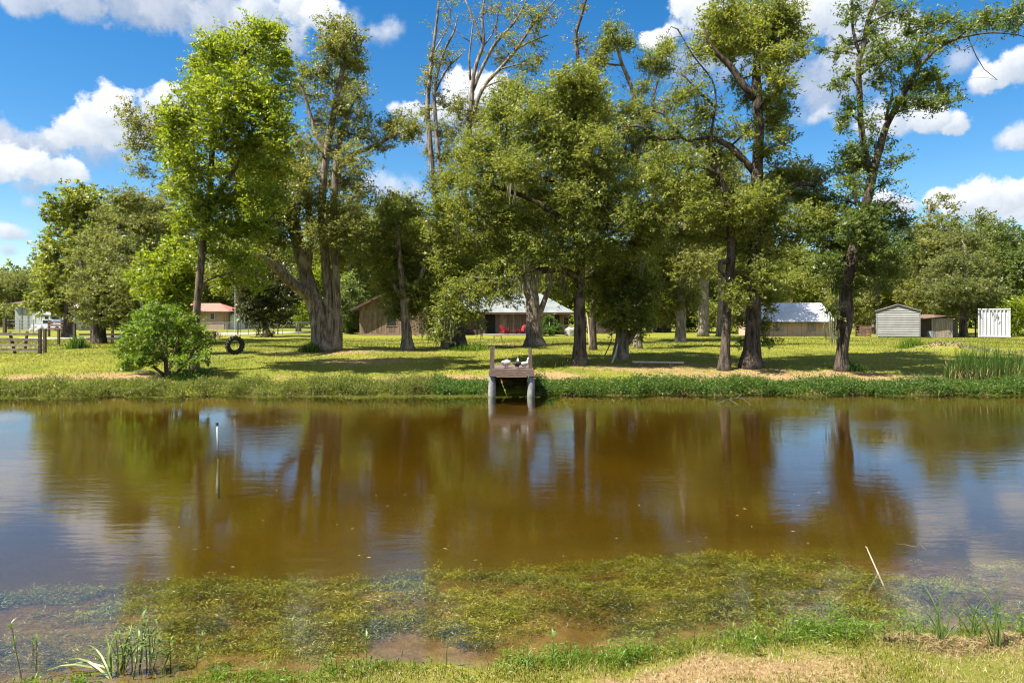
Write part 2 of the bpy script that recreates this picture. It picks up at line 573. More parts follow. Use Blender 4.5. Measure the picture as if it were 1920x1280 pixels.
MURK = .06      # how cloudy the pond is
# ------------------------------------------------------------------ ground, water
def dry_mask(x, y):
    """where the lawn is bare or strewn with dry needles, 0..1 (a property of the ground)"""
    tf = y - far_edge(x)
    wob = np.sin(x * .8 + 1) * .5 + np.sin(x * 1.9 + y * .7) * .35 + np.sin(x * .31) * .6
    band = np.exp(-((tf - 2.0 - .4 * wob) / .95) ** 2) * np.clip(.55 + .22 * (x > .5) + .4 * np.sin(x * .45 + 2.2) + .3 * np.sin(x * 1.3), 0, 1)
    for px, d, r in ((615, 35.0, 3.2), (1408, 26.6, 2.3), (1350, 26.4, 1.6), (1578, 26.6, 2.0), (765, 35.5, 1.6), (945, 44.0, 4.0), (1165, 31, 1.2), (690, 30, 3), (1780, 35, 1.5), (1230, 28, 3)):
        cx = (px - 960) / F * d
        band = np.maximum(band, .62 * np.exp(-(((x - cx) / (r * 1.5)) ** 2 + ((y - d) / (r * .7)) ** 2)))
    tn = near_edge(x) - y
    nearb = .85 * np.clip(tn / .25, 0, 1) * np.exp(-((tn - .75) / .6) ** 2) * np.clip(.30 + .45 * np.sin(x * 1.1 + .2) + .14 * (x > 1), 0, 1)
    return np.clip(np.maximum(band, nearb), 0, 1)


def axis(*segs):
    out = []
    for a, b, st in segs:
        out.append(np.arange(a, b, st))
    return np.concatenate(out)


gx = axis((-2500, -600, 380), (-600, -120, 60), (-120, -44, 4), (-44, -8, .4), (-8, 8, .12), (8, 44, .4), (44, 120, 4), (120, 600, 60), (600, 2501, 380))
gy = axis((-60, -6, 4), (-6, 3, .5), (3, 9, .09), (9, 21.5, .4), (21.5, 29, .14), (29, 62, .5), (62, 150, 4), (150, 700, 50), (700, 3801, 400))
XX, YY = np.meshgrid(gx, gy)
ZZ = gz(XX, YY)
nx, ny = len(gx), len(gy)
idx = np.arange(nx * ny).reshape(ny, nx)
q = np.stack([idx[:-1, :-1], idx[:-1, 1:], idx[1:, 1:], idx[1:, :-1]], -1).reshape(-1, 4)

m, h, out = new_mat("ground_earth_and_lawn")
geo = h.n("ShaderNodeNewGeometry")
pos = geo.outputs["Position"]
sp = h.n("ShaderNodeSeparateXYZ")
h.put(sp.inputs[0], pos)
dry = h.n("ShaderNodeAttribute", attribute_name="dry").outputs["Fac"]
nA = h.noise(pos, .35, 5, .6)
nB = h.noise(pos, 2.6, 6, .65)
nC = h.noise(pos, 17.0, 5, .7)
lawn = h.mix(h.ss(nA, .36, .64), (.115, .128, .015), (.175, .172, .022))
lawn = h.mix(h.ss(nB, .52, .74, 0, .5), lawn, (.235, .195, .05))
lawn = h.mix(h.ss(nC, .40, .66, 0, .22), lawn, (.09, .115, .014))
straw = h.mix(h.ss(nC, .35, .65), (.17, .105, .048), (.30, .21, .105))
straw = h.mix(h.ss(nB, .45, .7, 0, .8), straw, (.24, .16, .075))
df = h.ss(h.m("ADD", dry, h.m("MULTIPLY", h.m("SUBTRACT", nB, .5), 1.1)), .28, .62)
land = h.mix(df, lawn, straw)
sand = h.mix(h.ss(nB, .35, .65), (.105, .064, .02), (.19, .125, .05))
silt = h.mix(h.ss(nC, .35, .7), (.07, .045, .012), (.15, .095, .025))
bed = h.mix(h.ss(h.m("ADD", sp.outputs[2], h.m("MULTIPLY", h.m("SUBTRACT", nB, .5), .12)), -.20, -.05), silt, sand)
deep = h.mix(h.ss(nA, .3, .7), (.086, .069, .019), (.12, .096, .027))
bed = h.mix(h.ss(h.m("ADD", sp.outputs[2], h.m("MULTIPLY", h.m("SUBTRACT", nB, .5), .1)), -.50, -.38), deep, bed)
wet = h.ss(h.m("ADD", sp.outputs[2], h.m("MULTIPLY", h.m("SUBTRACT", nB, .5), .06)), -.03, .012)
color = h.mix(wet, bed, land)
p = principled(h, color, .95, .1, 0, bump(h, h.m("ADD", nC, nB), .8, .04))
m.node_tree.links.new(p.outputs[0], out.inputs[0])
ground = raw_mesh("ground", np.stack([XX, YY, ZZ], -1).reshape(-1, 3), quads=q, mat=m, attr={"dry": dry_mask(XX, YY).ravel()}, smooth=True)
tag(ground, "grassy yard around the pond with its sandy bed", None, None, "structure")

# water: a closed body whose surface mirrors by Fresnel and whose inside absorbs blue and green
m, h, out = new_mat("pond_water")
geo = h.n("ShaderNodeNewGeometry")
pos = geo.outputs["Position"]
r1 = h.noise(h.map(pos, (3.0, 9.0, 1)), 1.0, 3, .55)
r2 = h.noise(h.map(pos, (14.0, 34.0, 1)), 1.0, 3, .6)
r3 = h.noise(h.map(pos, (.8, 2.2, 1)), 1.0, 2, .5)
calm = h.ss(h.noise(h.map(pos, (.10, .25, 1)), 1.0, 2, .5), .32, .68, .25, 1.35)
r4 = h.noise(h.map(pos, (1.3, 4.2, 1)), 1.0, 2, .5)
hgt = h.m("MULTIPLY", h.m("ADD", h.m("ADD", h.m("MULTIPLY", r1, .55), h.m("MULTIPLY", r2, .25)), h.m("ADD", h.m("MULTIPLY", r3, .6), h.m("MULTIPLY", r4, 1.1))), calm)
nrm = bump(h, hgt, 1.0, .0034)
fr = h.n("ShaderNodeFresnel")
h.put(fr.inputs["IOR"], 1.68)
h.put(fr.inputs["Normal"], nrm)
gl = h.n("ShaderNodeBsdfGlossy")
h.put(gl.inputs["Color"], (1, 1, 1))
h.put(gl.inputs["Roughness"], .02)
h.put(gl.inputs["Normal"], nrm)
tr = h.n("ShaderNodeBsdfTransparent")
h.put(tr.inputs[0], (.97, .96, .92))
mx = h.n("ShaderNodeMixShader")
h.put(mx.inputs[0], fr.outputs[0])
m.node_tree.links.new(tr.outputs[0], mx.inputs[1])
m.node_tree.links.new(gl.outputs[0], mx.inputs[2])
m.node_tree.links.new(mx.outputs[0], out.inputs["Surface"])
va = h.n("ShaderNodeVolumeAbsorption")
h.put(va.inputs["Color"], (.775, .675, .25))
h.put(va.inputs["Density"], .9)
vsc = h.n("ShaderNodeVolumeScatter")
h.put(vsc.inputs["Color"], (.42, .25, .05))
h.put(vsc.inputs["Density"], MURK)
h.put(vsc.inputs["Anisotropy"], .5)
vadd = h.n("ShaderNodeAddShader")
m.node_tree.links.new(va.outputs[0], vadd.inputs[0])
m.node_tree.links.new(vsc.outputs[0], vadd.inputs[1])
m.node_tree.links.new(vadd.outputs[0], out.inputs["Volume"])
wx = [-34.6, -34.6, 34.6, 34.6]
V = [(-35.2, 3.0, 0), (35.2, 3.0, 0), (35.2, 26.0, 0), (-35.2, 26.0, 0), (-35.2, 3.0, -2.2), (35.2, 3.0, -2.2), (35.2, 26.0, -2.2), (-35.2, 26.0, -2.2)]
water = raw_mesh("water", np.array(V), quads=np.array([(0, 1, 2, 3), (7, 6, 5, 4), (0, 4, 5, 1), (1, 5, 6, 2), (2, 6, 7, 3), (3, 7, 4, 0)]), mat=m)
tag(water, "still brown pond water mirroring the trees", None, None, "structure")

# gravel lane far behind the fences
m = plain("pale_gravel", (.40, .37, .31), (.52, .49, .43), 2.0, rough=.95, bmp=.6)
lane = [G(px, d) for px, d in ((-160, 52), (77, 58), (200, 62), (330, 69), (450, 80), (600, 92), (700, 100), (800, 115))]
mb = MB()
vs_, fs = [], []
for i, p_ in enumerate(lane):
    a, b = lane[max(i - 1, 0)], lane[min(i + 1, len(lane) - 1)]
    t = (b - a)[:2] / np.linalg.norm((b - a)[:2])
    nv = np.array([-t[1], t[0]])
    for s_ in (-2.6, 0, 2.6):
        xy = p_[:2] + nv * s_
        vs_.append((xy[0], xy[1], float(gz(*xy)) + .06))
for i in range(len(lane) - 1):
    for j in range(2):
        a = i * 3 + j
        fs.append((a, a + 1, a + 4, a + 3))
mb.add(vs_, fs)
tag(mb.build("gravel_lane", m), "pale gravel lane behind the fences at the left", None, None, "structure")


# ---- ground cover
def scatter(n, x0, x1, y0, y1, rng=RNG):
    return rng.uniform(x0, x1, n), rng.uniform(y0, y1, n)


def in_view(x, y, margin=1.06):
    return np.abs(x) < y * .75 * margin


# lawn tufts beyond the pond
n = 190000
y = 24.6 + (RNG.random(n) ** 1.35) * 33
x = RNG.uniform(-.8, .8, n) * y
keep = (y - far_edge(x) > 1.0) & (RNG.random(n) > dry_mask(x, y) * .8)
x, y = x[keep], y[keep]
H = RNG.uniform(.03, .085, len(x)) * (1 + .6 * (y > 40))
tone = np.clip(.5 + .35 * np.sin(x * .5 + np.sin(y * .6) * 2) + RNG.normal(0, .13, len(x)), 0, 1)
g = blades("lawn_grass", np.stack([x, y, gz(x, y) - .01], 1), H, .013 + .0006 * y, RNG.uniform(.1, .8, len(x)), tone, M["grass"])
tag(g, "mown yellow green lawn grass beyond the pond", "grass", None, "stuff")

# leafy belt along the far water line: pale grassy stems at the left, rich leaves at the right
def belt(name, label, x0, x1, n, mat, h0, h1, leaf, upright, t0=-.12, t1=1.15, gap=None, seed=1):
    rng = np.random.default_rng(seed)
    nc = n // 26
    cx = rng.uniform(x0, x1, nc)
    ct = rng.uniform(0, 1, nc) ** 1.3 * (t1 - t0) + t0
    vary = .72 + .28 * np.sin(cx * 1.9 + 2 * np.sin(cx * .6)) * np.sin(cx * .77 + 1) + .3 * np.maximum(0, np.sin(cx * 5.3 + 3 * np.sin(cx * 1.7))) ** 4
    ch = (h0 + (h1 - h0) * rng.random(nc)) * vary * np.where(ct > .7, .6, 1)
    kk_ = rng.random(nc) < .42 + .58 * np.clip(.5 + .6 * np.sin(cx * 2.7 + 2.5 * np.sin(cx * .9 + seed)) + .3 * np.sin(cx * 7.1), 0, 1)
    cx, ct, ch = cx[kk_], ct[kk_], ch[kk_]
    nc = len(cx)
    if gap:
        k = (cx < gap[0]) | (cx > gap[1])
        cx, ct, ch = cx[k], ct[k], ch[k]
        nc = len(cx)
    k = 26
    t = rng.random((nc, k))
    X = cx[:, None] + rng.normal(0, .10, (nc, k))
    Y = (far_edge(cx) + ct)[:, None] + rng.normal(0, .09, (nc, k))
    Z = np.maximum(gz(X, Y), 0) + ch[:, None] * t ** .75
    P = np.stack([X, Y, Z], -1).reshape(-1, 3)
    N = unit(len(P), rng, .7 if not upright else -.1)
    D = unit(len(P), rng, 1.6 if upright else .1)
    ln = rng.uniform(.7, 1.3, len(P))
    tone = np.clip(rng.normal(.5, .16, nc)[:, None] * .7 + .3 * rng.random((nc, k)) + .12 * (t - .5), 0, 1).ravel()
    g = leaf_mesh(name, P, leaf[0] * ln, leaf[1] * ln, N, D, tone, mat)
    return tag(g, label, "bank plants", None, "stuff")


belt("bank_grass", "pale leafy grass belt along the far bank left of the dock", -18.6, -2.6, 62000, M["leaf_reed"], .30, .56, (.085, .026), True, seed=3)
belt("bank_leaves", "deep green leafy plants along the far bank beside the dock", -2.9, -.85, 9000, M["leaf_bank"], .28, .5, (.075, .035), False, seed=4)
belt("bank_leaves", "deep green leafy plants along the far bank right of the dock", .82, 18.8, 70000, M["leaf_bank"], .28, .60, (.075, .036), False, seed=5)
belt("bank_leaves", "few shaded plants on the bank under the dock", -.9, .85, 900, M["leaf_deep"], .10, .25, (.07, .03), False, t0=.5, seed=14)
belt("bank_grass", "thin pale stems mixed into the leafy bank at the right", 1, 18.8, 9000, M["leaf_reed"], .30, .62, (.09, .022), True, seed=6)

# duckweed skin on the water under the far bank
n = 26000
x = RNG.uniform(-18.6, 18.8, n)
wd = .22 + .55 * np.clip(np.sin(x * .35 + 2.6) * .6 + .4, 0, 1) * (x < 1) + .12 * np.sin(x * 2)
y = far_edge(x) - .02 - np.abs(RNG.normal(0, 1, n)) * np.clip(wd, .08, 1) * .5
k = RNG.random(n) < np.where(x < 0, 1, .55)
x, y = x[k], y[k]
g = leaf_mesh("duckweed", np.stack([x, y, np.full(len(x), .012) + RNG.uniform(0, .01, len(x))], 1), RNG.uniform(.03, .09, len(x)), RNG.uniform(.03, .07, len(x)), unit(len(x), RNG, 6.0), unit(len(x)), RNG.random(len(x)), M["leaf_reed"])
tag(g, "yellow green duckweed skin floating along the far bank", "duckweed", None, "stuff")

# feathery pondweed in the shallows of the near side: thousands of low domed tufts of fine filaments
rng = np.random.default_rng(40)
ncl = 560
ccx = rng.uniform(-6.8, 6.6, ncl)
cct = -rng.uniform(.45, 3.2, ncl)
kq = rng.random(ncl) < np.clip((5.4 - ccx) / 2.2, .08, 1) * np.clip((ccx + 5.2) / 1.9, .30, 1)
ccx, cct = ccx[kq], cct[kq]
ncl = len(ccx)
cr_ = rng.uniform(.10, .36, ncl)
ctone = np.clip(rng.normal(.46, .24, ncl), .05, .95)
chh = rng.uniform(.03, .13, ncl)
per = np.maximum(3, (cr_ ** 2 * 260).astype(int))
ci = np.repeat(np.arange(ncl), per)
nt = len(ci)
qr, qa = np.sqrt(rng.random(nt)), rng.uniform(0, 2 * math.pi, nt)
x = ccx[ci] + cr_[ci] * qr * np.cos(qa) * 1.7
tn = cct[ci] + cr_[ci] * qr * np.sin(qa)
y = near_edge(x) - tn
edge = np.clip((-tn - .24 - .24 * np.sin(x * 1.4 + .5) - .12 * np.sin(x * 4.1)) / .3, 0, 1) * np.clip((3.1 + .3 * np.sin(x * 1.1) + .15 * np.sin(x * 3.7) + tn) / .4, 0, 1)
k = rng.random(nt) < edge
x, y, tn, ci, qr = x[k], y[k], tn[k], ci[k], qr[k]
nt = len(x)
big = (1 - qr ** 2) * 1.2
rad = rng.uniform(.05, .12, nt)
z0 = gz(x, y)
hh = np.minimum(rng.uniform(.01, .05, nt) + chh[ci] * big, np.maximum(-z0 - .008, .012))
tone_t = np.clip(ctone[ci] + rng.normal(0, .10, nt), 0, 1)
nf = 52
r_ = np.sqrt(rng.random((nt, nf)))
a_ = rng.uniform(0, 2 * math.pi, (nt, nf))
X = x[:, None] + rad[:, None] * r_ * np.cos(a_) * 1.5
Y = y[:, None] + rad[:, None] * r_ * np.sin(a_)
Zt = gz(X, Y) + hh[:, None] * (1 - r_ ** 2) * rng.uniform(.55, 1, (nt, nf))
P = np.stack([X, Y, np.minimum(Zt, -.006)], -1).reshape(-1, 3)
n = len(P)
D = np.stack([np.cos(a_) * 1.2, np.sin(a_) * .8, np.full_like(a_, .12)], -1).reshape(-1, 3) + rng.normal(0, .55, (n, 3)) * [1, 1, .4]
tone = np.clip(np.repeat(tone_t, nf) + (.5 - r_.ravel()) * .18 + rng.normal(0, .13, n), 0, 1)
g = leaf_mesh("pondweed", P, rng.uniform(.02, .048, n), rng.uniform(.0035, .007, n), unit(n, rng, 1.3), D, tone, M["weed"], tri=True)
tag(g, "feathery green pondweed growing under the shallow water", "pondweed", None, "stuff")

# near bank: dry thatch and green blades
def near_grass(name, label, n, mat, h0, h1, wd, prob, lean, seg=2, tmax=2.2, seed=8):
    rng = np.random.default_rng(seed)
    x = rng.uniform(-4.4, 5.2, n)
    t = rng.random(n) ** 1.1 * tmax - .03
    y = near_edge(x) - t
    k = (rng.random(n) < prob(x, t)) & in_view(x, y, 1.12) & (y > 3.5)
    x, y, t = x[k], y[k], t[k]
    H = rng.uniform(h0, h1, len(x)) * (.6 + .4 * rng.random(len(x)))
    tone = np.clip(rng.normal(.5, .24, len(x)), 0, 1)
    g = blades(name, np.stack([x, y, gz(x, y) - .004], 1), H, wd * rng.uniform(.6, 1.4, len(x)), rng.uniform(*lean, len(x)), tone, mat, rng, seg)
    return tag(g, label, "grass", None, "stuff")


pg = lambda x, t: np.clip(.35 + .35 * np.sin(x * 2.3 + t * 3) + .25 * np.sin(x * 5.1) + .5 * np.exp(-((t - .12) / .14) ** 2) - .45 * np.exp(-((t - .55) / .22) ** 2) * (x > .4), .04, 1)
near_grass("bank_turf", "short green grass at the near water's edge", 75000, M["grass"], .025, .075, .006, pg, (.2, .9), 2, 1.5, 8)
pdry = lambda x, t: np.clip(1 - .6 * pg(x, t) + .1, .15, 1) * np.clip(t / .12 + .15, 0, 1)
near_grass("dry_turf", "dry tan grass thatch on the near bank", 85000, M["dry_grass"], .02, .06, .005, pdry, (.55, 1.0), 1, 1.5, 9)


# low leafy weeds fringing the near water line, thickest at the right
rng = np.random.default_rng(19)
nc = 900
cx = np.where(rng.random(nc) < .72, rng.uniform(.7, 4.9, nc), rng.uniform(-3.6, .9, nc))
ct = np.where(rng.random(nc) < .8, rng.normal(.05, .10, nc), rng.uniform(-.5, .2, nc))
keep = (rng.random(nc) < np.clip(.45 + .5 * np.sin(cx * 3.1) + .3 * np.sin(cx * 7.7), .1, 1)) & ((ct > -.15) | (cx > 1.6))
cx, ct = cx[keep], ct[keep]
nc = len(cx)
ch = rng.uniform(.05, .15, nc) * np.where(cx > .7, 1.15, .8)
kk = 22
t = rng.random((nc, kk)) ** .8
X = cx[:, None] + rng.normal(0, .045, (nc, kk))
Y = (near_edge(cx) - ct)[:, None] + rng.normal(0, .04, (nc, kk))
P = np.stack([X, Y, np.maximum(gz(X, Y), -.03) + ch[:, None] * t], -1).reshape(-1, 3)
n = len(P)
ln = rng.uniform(.6, 1.3, n)
tone = np.clip(np.repeat(rng.normal(.5, .2, nc), kk) * .7 + .3 * rng.random(n), 0, 1)
D = unit(n, rng, .5)
g = leaf_mesh("edge_weeds", P, .042 * ln, .011 * ln, unit(n, rng, .8), D, tone, M["leaf_fresh"])
tag(g, "low leafy weeds fringing the near water's edge", "weeds", None, "stuff")

belt("bank_stubble", "brown dead stems along the foot of the far bank", -18.6, 18.8, 9000, M["dry_grass"], .06, .2, (.09, .012), True, t0=-.14, t1=.16, seed=21, gap=(-.8, .75))
# taller thin grass sprinkled along the near water line
rng = np.random.default_rng(23)
n = 2600
x = np.where(rng.random(n) < .7, rng.uniform(.4, 5.0, n), rng.uniform(-3.8, .6, n))
t = rng.normal(.12, .16, n)
k = rng.random(n) < np.clip(.5 + .5 * np.sin(x * 4.3) + .3 * np.sin(x * 11), .08, 1)
x, t = x[k], t[k]
y = near_edge(x) - t
g = blades("tall_grass", np.stack([x, y, np.maximum(gz(x, y), -.06) - .005], 1), rng.uniform(.06, .19, len(x)), rng.uniform(.003, .006, len(x)), rng.uniform(.15, .85, len(x)), np.clip(rng.normal(.5, .22, len(x)), 0, 1), M["leaf_fresh"], rng, 2)
tag(g, "thin taller grass along the near water's edge", "grass", None, "stuff")
# ------------------------------------------------------------------ trees
LAI = 5.0


def catmull(P, step):
    P = np.asarray(P, float)
    if len(P) < 3:
        n = max(2, int(np.linalg.norm(P[-1, :3] - P[0, :3]) / step) + 1)
        t = np.linspace(0, 1, n)[:, None]
        return P[0] * (1 - t) + P[-1] * t
    Q = np.vstack([2 * P[0] - P[1], P, 2 * P[-1] - P[-2]])
    out = []
    for i in range(1, len(Q) - 2):
        n = max(1, int(np.linalg.norm(Q[i + 1, :3] - Q[i, :3]) / step))
        for k in range(n):
            t = k / n
            out.append(.5 * ((2 * Q[i]) + (-Q[i - 1] + Q[i + 1]) * t + (2 * Q[i - 1] - 5 * Q[i] + 4 * Q[i + 1] - Q[i + 2]) * t * t + (-Q[i - 1] + 3 * Q[i] - 3 * Q[i + 1] + Q[i + 2]) * t ** 3))
    out.append(P[-1])
    return np.array(out)


def tree(name, label, d, trunks, lobes, leaf="leaf_olive", bark="bark_grey", size=(.12, .055), lai=1.0, moss=0, spread=.5, seed=1, group=None,
         cat="tree", up=.75, cl=.30, twig=10, raw=None, sparse=0.0, droop=0.0, flare=1.5, base=None, bare=90, moss_at=()):
    """a tree at depth d: trunk and limb lines and crown lobes are given as the photo shows them (pixels at that depth) and become
    round limbs and leaf clumps with real depth"""
    rng = np.random.default_rng(seed)
    rr = random.Random(seed)
    t0 = trunks[0][0]
    if base is None:
        base = G(t0[0], d)
    root = thing(name, label, cat, base, group)
    wood = MB()
    sk = []
    for ti, path in enumerate(trunks):
        pts = []
        for i, q in enumerate(path):
            dd = q[3] if len(q) > 3 else 0.0
            p = W(q[0], q[1], d + dd)
            pts.append([*p, q[2] * d / F])
        pts = np.array(pts)
        if ti == 0:
            pts[0, :3] = base - np.array([0, 0, .15])
        step = .35 if d < 50 else .9
        c = catmull(pts, step)
        wob = np.cumsum(rng.normal(0, .02, (len(c), 3)), 0) * min(1, step)
        wob -= np.linspace(0, 1, len(c))[:, None] * wob[-1]
        c[:, :3] += wob * np.minimum(1, c[:, 3:4] * 12)
        if ti == 0 and flare > 1:
            hgt = c[:, 2] - base[2]
            c[:, 3] *= 1 + (flare - 1) * np.exp(-np.maximum(hgt, 0) / .35)
        wood.tube(c[:, :3], np.maximum(c[:, 3], .008), 12 if d < 50 else 7, .07 if d < 50 else .03, rnd=rr)
        sk.append(c)
    SK = np.vstack(sk)
    order = sorted(lobes, key=lambda l: np.min(np.hypot(SK[:, 0] - (l[0] - 960) / F * d, SK[:, 2] - (CAMZ - (l[1] - 600) / F * d))))
    Cs, Ns, Ds, Ls, Rs, MO = [], [], [], [], [], []
    for lb in order:
        px, py, rx, ry = lb[:4]
        dens = lb[4] if len(lb) > 4 else 1.0
        rx, ry = rx * 1.08, ry * 1.08
        rxm, rzm = rx * d / F, ry * d / F
        dd = rr.uniform(-1, 1) * spread * 2.2
        if len(lb) > 5:
            dd = lb[5]
        c = W(px, py, d + dd)
        rym = (rxm + rzm) * .5
        # limb
        cost = np.linalg.norm(SK[:, :3] - c, axis=1) + np.maximum(0, SK[:, 2] - c[2] + .2) * 1.2
        j = int(np.argmin(cost))
        a, ra = SK[j, :3], SK[j, 3]
        ln = np.linalg.norm(c - a)
        if ln > .25:
            mid = a * .5 + c * .5 + np.array([rr.uniform(-.12, .12), rr.uniform(-.12, .12), rr.uniform(-.02, .22)]) * ln
            r0 = min(ra * .7, .016 + .022 * ln + .012 * rxm)
            bc = catmull(np.vstack([np.append(a, r0), np.append(mid, r0 * .72), np.append(c, max(.010, r0 * .35))]), .4 if d < 50 else 1.0)
            bc[1:-1, :3] += rng.normal(0, .03, (len(bc) - 2, 3)) if len(bc) > 2 else 0
            wood.tube(bc[:, :3], bc[:, 3], 6 if d < 50 else 4, .05, rnd=rr)
            SK = np.vstack([SK, bc[1:]])
        # leaf clumps
        area = math.pi * rxm * rzm
        nl = int(area * LAI * lai * dens / (.5 * size[0] * size[1]))
        if nl < 6:
            continue
        m_ = 24
        k = max(3, nl // m_)
        u = unit(k, rng)
        rad = rng.random(k) ** (1 / 2.0)
        rad = np.where(rng.random(k) < .2, rad * 1.0 + rng.random(k) * .45, rad)
        cc = c + u * rad[:, None] * np.array([rxm, rym, rzm])
        if droop:
            cc[:, 2] -= droop * rng.random(k) * rzm
        scl = cl * (1 if d < 50 else d / 45) * rng.uniform(.6, 1.35, k)
        # each clump is a spray: leaves strung along a twig that points outwards and a little up
        ax = u * np.array([1, 1, .45]) + unit(k, rng) * .75
        ax[:, 2] += .12 - droop
        ax /= np.linalg.norm(ax, axis=1, keepdims=True)
        for q in range(min(k, twig if d < 50 else 3)):
            s_ = c + (cc[q] - c) * .1 + rng.normal(0, .04, 3)
            md = (s_ + cc[q]) / 2 + rng.normal(0, .05, 3) + np.array([0, 0, .05])
            wood.tube([s_, md, cc[q], cc[q] + ax[q] * scl[q]], [.013, .009, .006, .003], 3, 0, cap=False)
        tt = rng.uniform(-1.25, 1.25, (k, m_))
        P = cc[:, None, :] + ax[:, None, :] * (tt * scl[:, None])[..., None] + rng.normal(0, 1, (k, m_, 3)) * (scl[:, None, None] * np.array([.34, .34, .22 + droop]) * (1.15 - .45 * np.abs(tt))[..., None])
        P = P.reshape(-1, 3)
        n = len(P)
        Cs.append(P)
        Ns.append(unit(n, rng, up))
        dv = unit(n, rng) + np.repeat(ax, m_, 0) * .6
        dv[:, 2] -= .25 + droop
        Ds.append(dv)
        Ls.append(rng.uniform(.65, 1.4, n))
        lt = rr.uniform(-.10, .10)
        Rs.append(np.clip(np.repeat(rng.normal(.5 + lt, .17, k), m_) + rng.normal(0, .19, n), 0, 1))
        for _ in range(int(moss * area * dens * .5 + rr.random() * .6) if moss else 0):
            MO.append(c + np.array([rr.uniform(-.8, .8) * rxm, rr.uniform(-.8, .8) * rym, rr.uniform(-1.0, .1) * rzm]))
    thin = SK[(SK[:, 3] < .11) & (SK[:, 2] > base[2] + 2.0)]
    if len(thin) and d < 55:
        for j in rng.integers(0, len(thin), min(len(thin), bare)):
            p0 = thin[j, :3]
            dv = unit(1, rng, .35)[0]
            ln = rng.uniform(.35, 1.15)
            p1 = p0 + dv * ln * .5 + rng.normal(0, .05, 3)
            p2 = p1 + (dv + rng.normal(0, .35, 3)) * ln * .5
            p3 = p1 + (dv + rng.normal(0, .6, 3)) * ln * .4
            wood.tube([p0, p1, p2], [.014, .009, .003], 3, 0, cap=False)
            wood.tube([p1, p3], [.007, .003], 3, 0, cap=False)
            m2 = 16
            for e_ in (p2, p3):
                if rng.random() < .55:
                    P = e_ + rng.normal(0, .13, (m2, 3))
                    Cs.append(P)
                    Ns.append(unit(m2, rng, up))
                    Ds.append(unit(m2, rng))
                    Ls.append(rng.uniform(.65, 1.3, m2))
                    Rs.append(np.clip(rng.normal(.5, .2, m2), 0, 1))
    wood.build("trunk", M[bark], root, smooth=True)
    if Cs:
        C = np.vstack(Cs)
        low = gz(C[:, 0], C[:, 1]) + .05
        C[:, 2] = np.maximum(C[:, 2], low)
        L = np.concatenate(Ls)
        leaf_mesh("crown", C, size[0] * L, size[1] * L, np.vstack(Ns), np.vstack(Ds), np.concatenate(Rs), M[leaf], root, off=np.array(base), tri=True)
    for (px, py, dd) in moss_at:
        MO += [W(px + rr.uniform(-6, 6), py + rr.uniform(-4, 4), d + dd + rr.uniform(-.3, .3)) for _ in range(3)]
    if moss:
        moss_mesh(root, MO, rng)
    return root


def moss_mesh(root, spots, rng, long=1.0):
    V, Q, A = [], [], []
    for s in spots:
        tone = rng.random()
        for _ in range(rng.integers(7, 15)):
            p = np.array(s) + rng.normal(0, .10, 3) * np.array([1, 1, .5])
            ln = rng.uniform(.25, .95) * long
            a = rng.uniform(0, math.pi)
            sd_ = np.array([math.cos(a), math.sin(a), 0]) * rng.uniform(.010, .022)
            dr = np.array([rng.normal(0, .06), rng.normal(0, .06), 0])
            b = len(V)
            for t, w_ in ((0, .6), (.4, 1.0), (.75, .7), (1, .08)):
                c = p - np.array([0, 0, ln * t]) + dr * t * ln + rng.normal(0, .012, 3)
                V += [c - sd_ * w_, c + sd_ * w_]
                A += [min(1, max(0, tone * .6 + rng.random() * .4))] * 2
            Q += [(b, b + 1, b + 3, b + 2), (b + 2, b + 3, b + 5, b + 4), (b + 4, b + 5, b + 7, b + 6)]
    if V:
        V = np.array(V) - np.array(root.location)
        TRI["n"] += 2 * len(Q)
        raw_mesh("spanish_moss", V, quads=np.array(Q), mat=M["moss"], attr={"rnd": np.array(A)}, parent=root)["kind"] = "stuff"


# ---- the bright tree at the left, in front of the big oak
tree("leafy_tree", "tall bright yellow green tree rising behind the round shrub at the left", 26.4,
     [[(362, 700, 8), (366, 620, 7), (372, 540, 6.6), (381, 450, 6.2), (392, 370, 5.6), (396, 300, 5), (403, 240, 4.4), (420, 175, 3.6), (448, 118, 4), (470, 72, 2.5)],
      [(388, 400, 5), (425, 340, 4.5), (452, 300, 4), (470, 250, 3), (505, 190, 2)],
      [(385, 420, 4), (362, 380, 3.5), (345, 350, 3), (338, 300, 2)],
      [(405, 235, 4), (440, 190, 3), (500, 130, 2)]],
     [(392, 92, 32, 30), (372, 118, 22, 22), (488, 68, 40, 26), (505, 60, 28, 22), (440, 88, 36, 28), (425, 130, 55, 36), (500, 112, 48, 24), (535, 108, 26, 15), (372, 160, 26, 28), (380, 178, 40, 40), (455, 165, 60, 40), (515, 165, 38, 42),
      (430, 205, 50, 38), (500, 215, 46, 45), (345, 220, 38, 26), (322, 212, 24, 18), (318, 250, 20, 34), (350, 265, 42, 36), (410, 255, 44, 30), (470, 268, 52, 38), (525, 255, 28, 40), (330, 300, 28, 32), (362, 325, 42, 34), (440, 318, 44, 32), (505, 312, 40, 40),
      (335, 355, 28, 24), (372, 385, 38, 26), (430, 372, 44, 30), (492, 370, 44, 36), (345, 415, 30, 22, .8), (410, 425, 46, 30), (470, 425, 46, 36), (395, 470, 36, 26, .8), (450, 482, 40, 34), (425, 525, 30, 24, .8), (480, 520, 26, 28, .8)],
     leaf="leaf_yellow", bark="bark_brown", size=(.13, .062), lai=.82, seed=21, spread=.8, cl=.27, moss=.3)

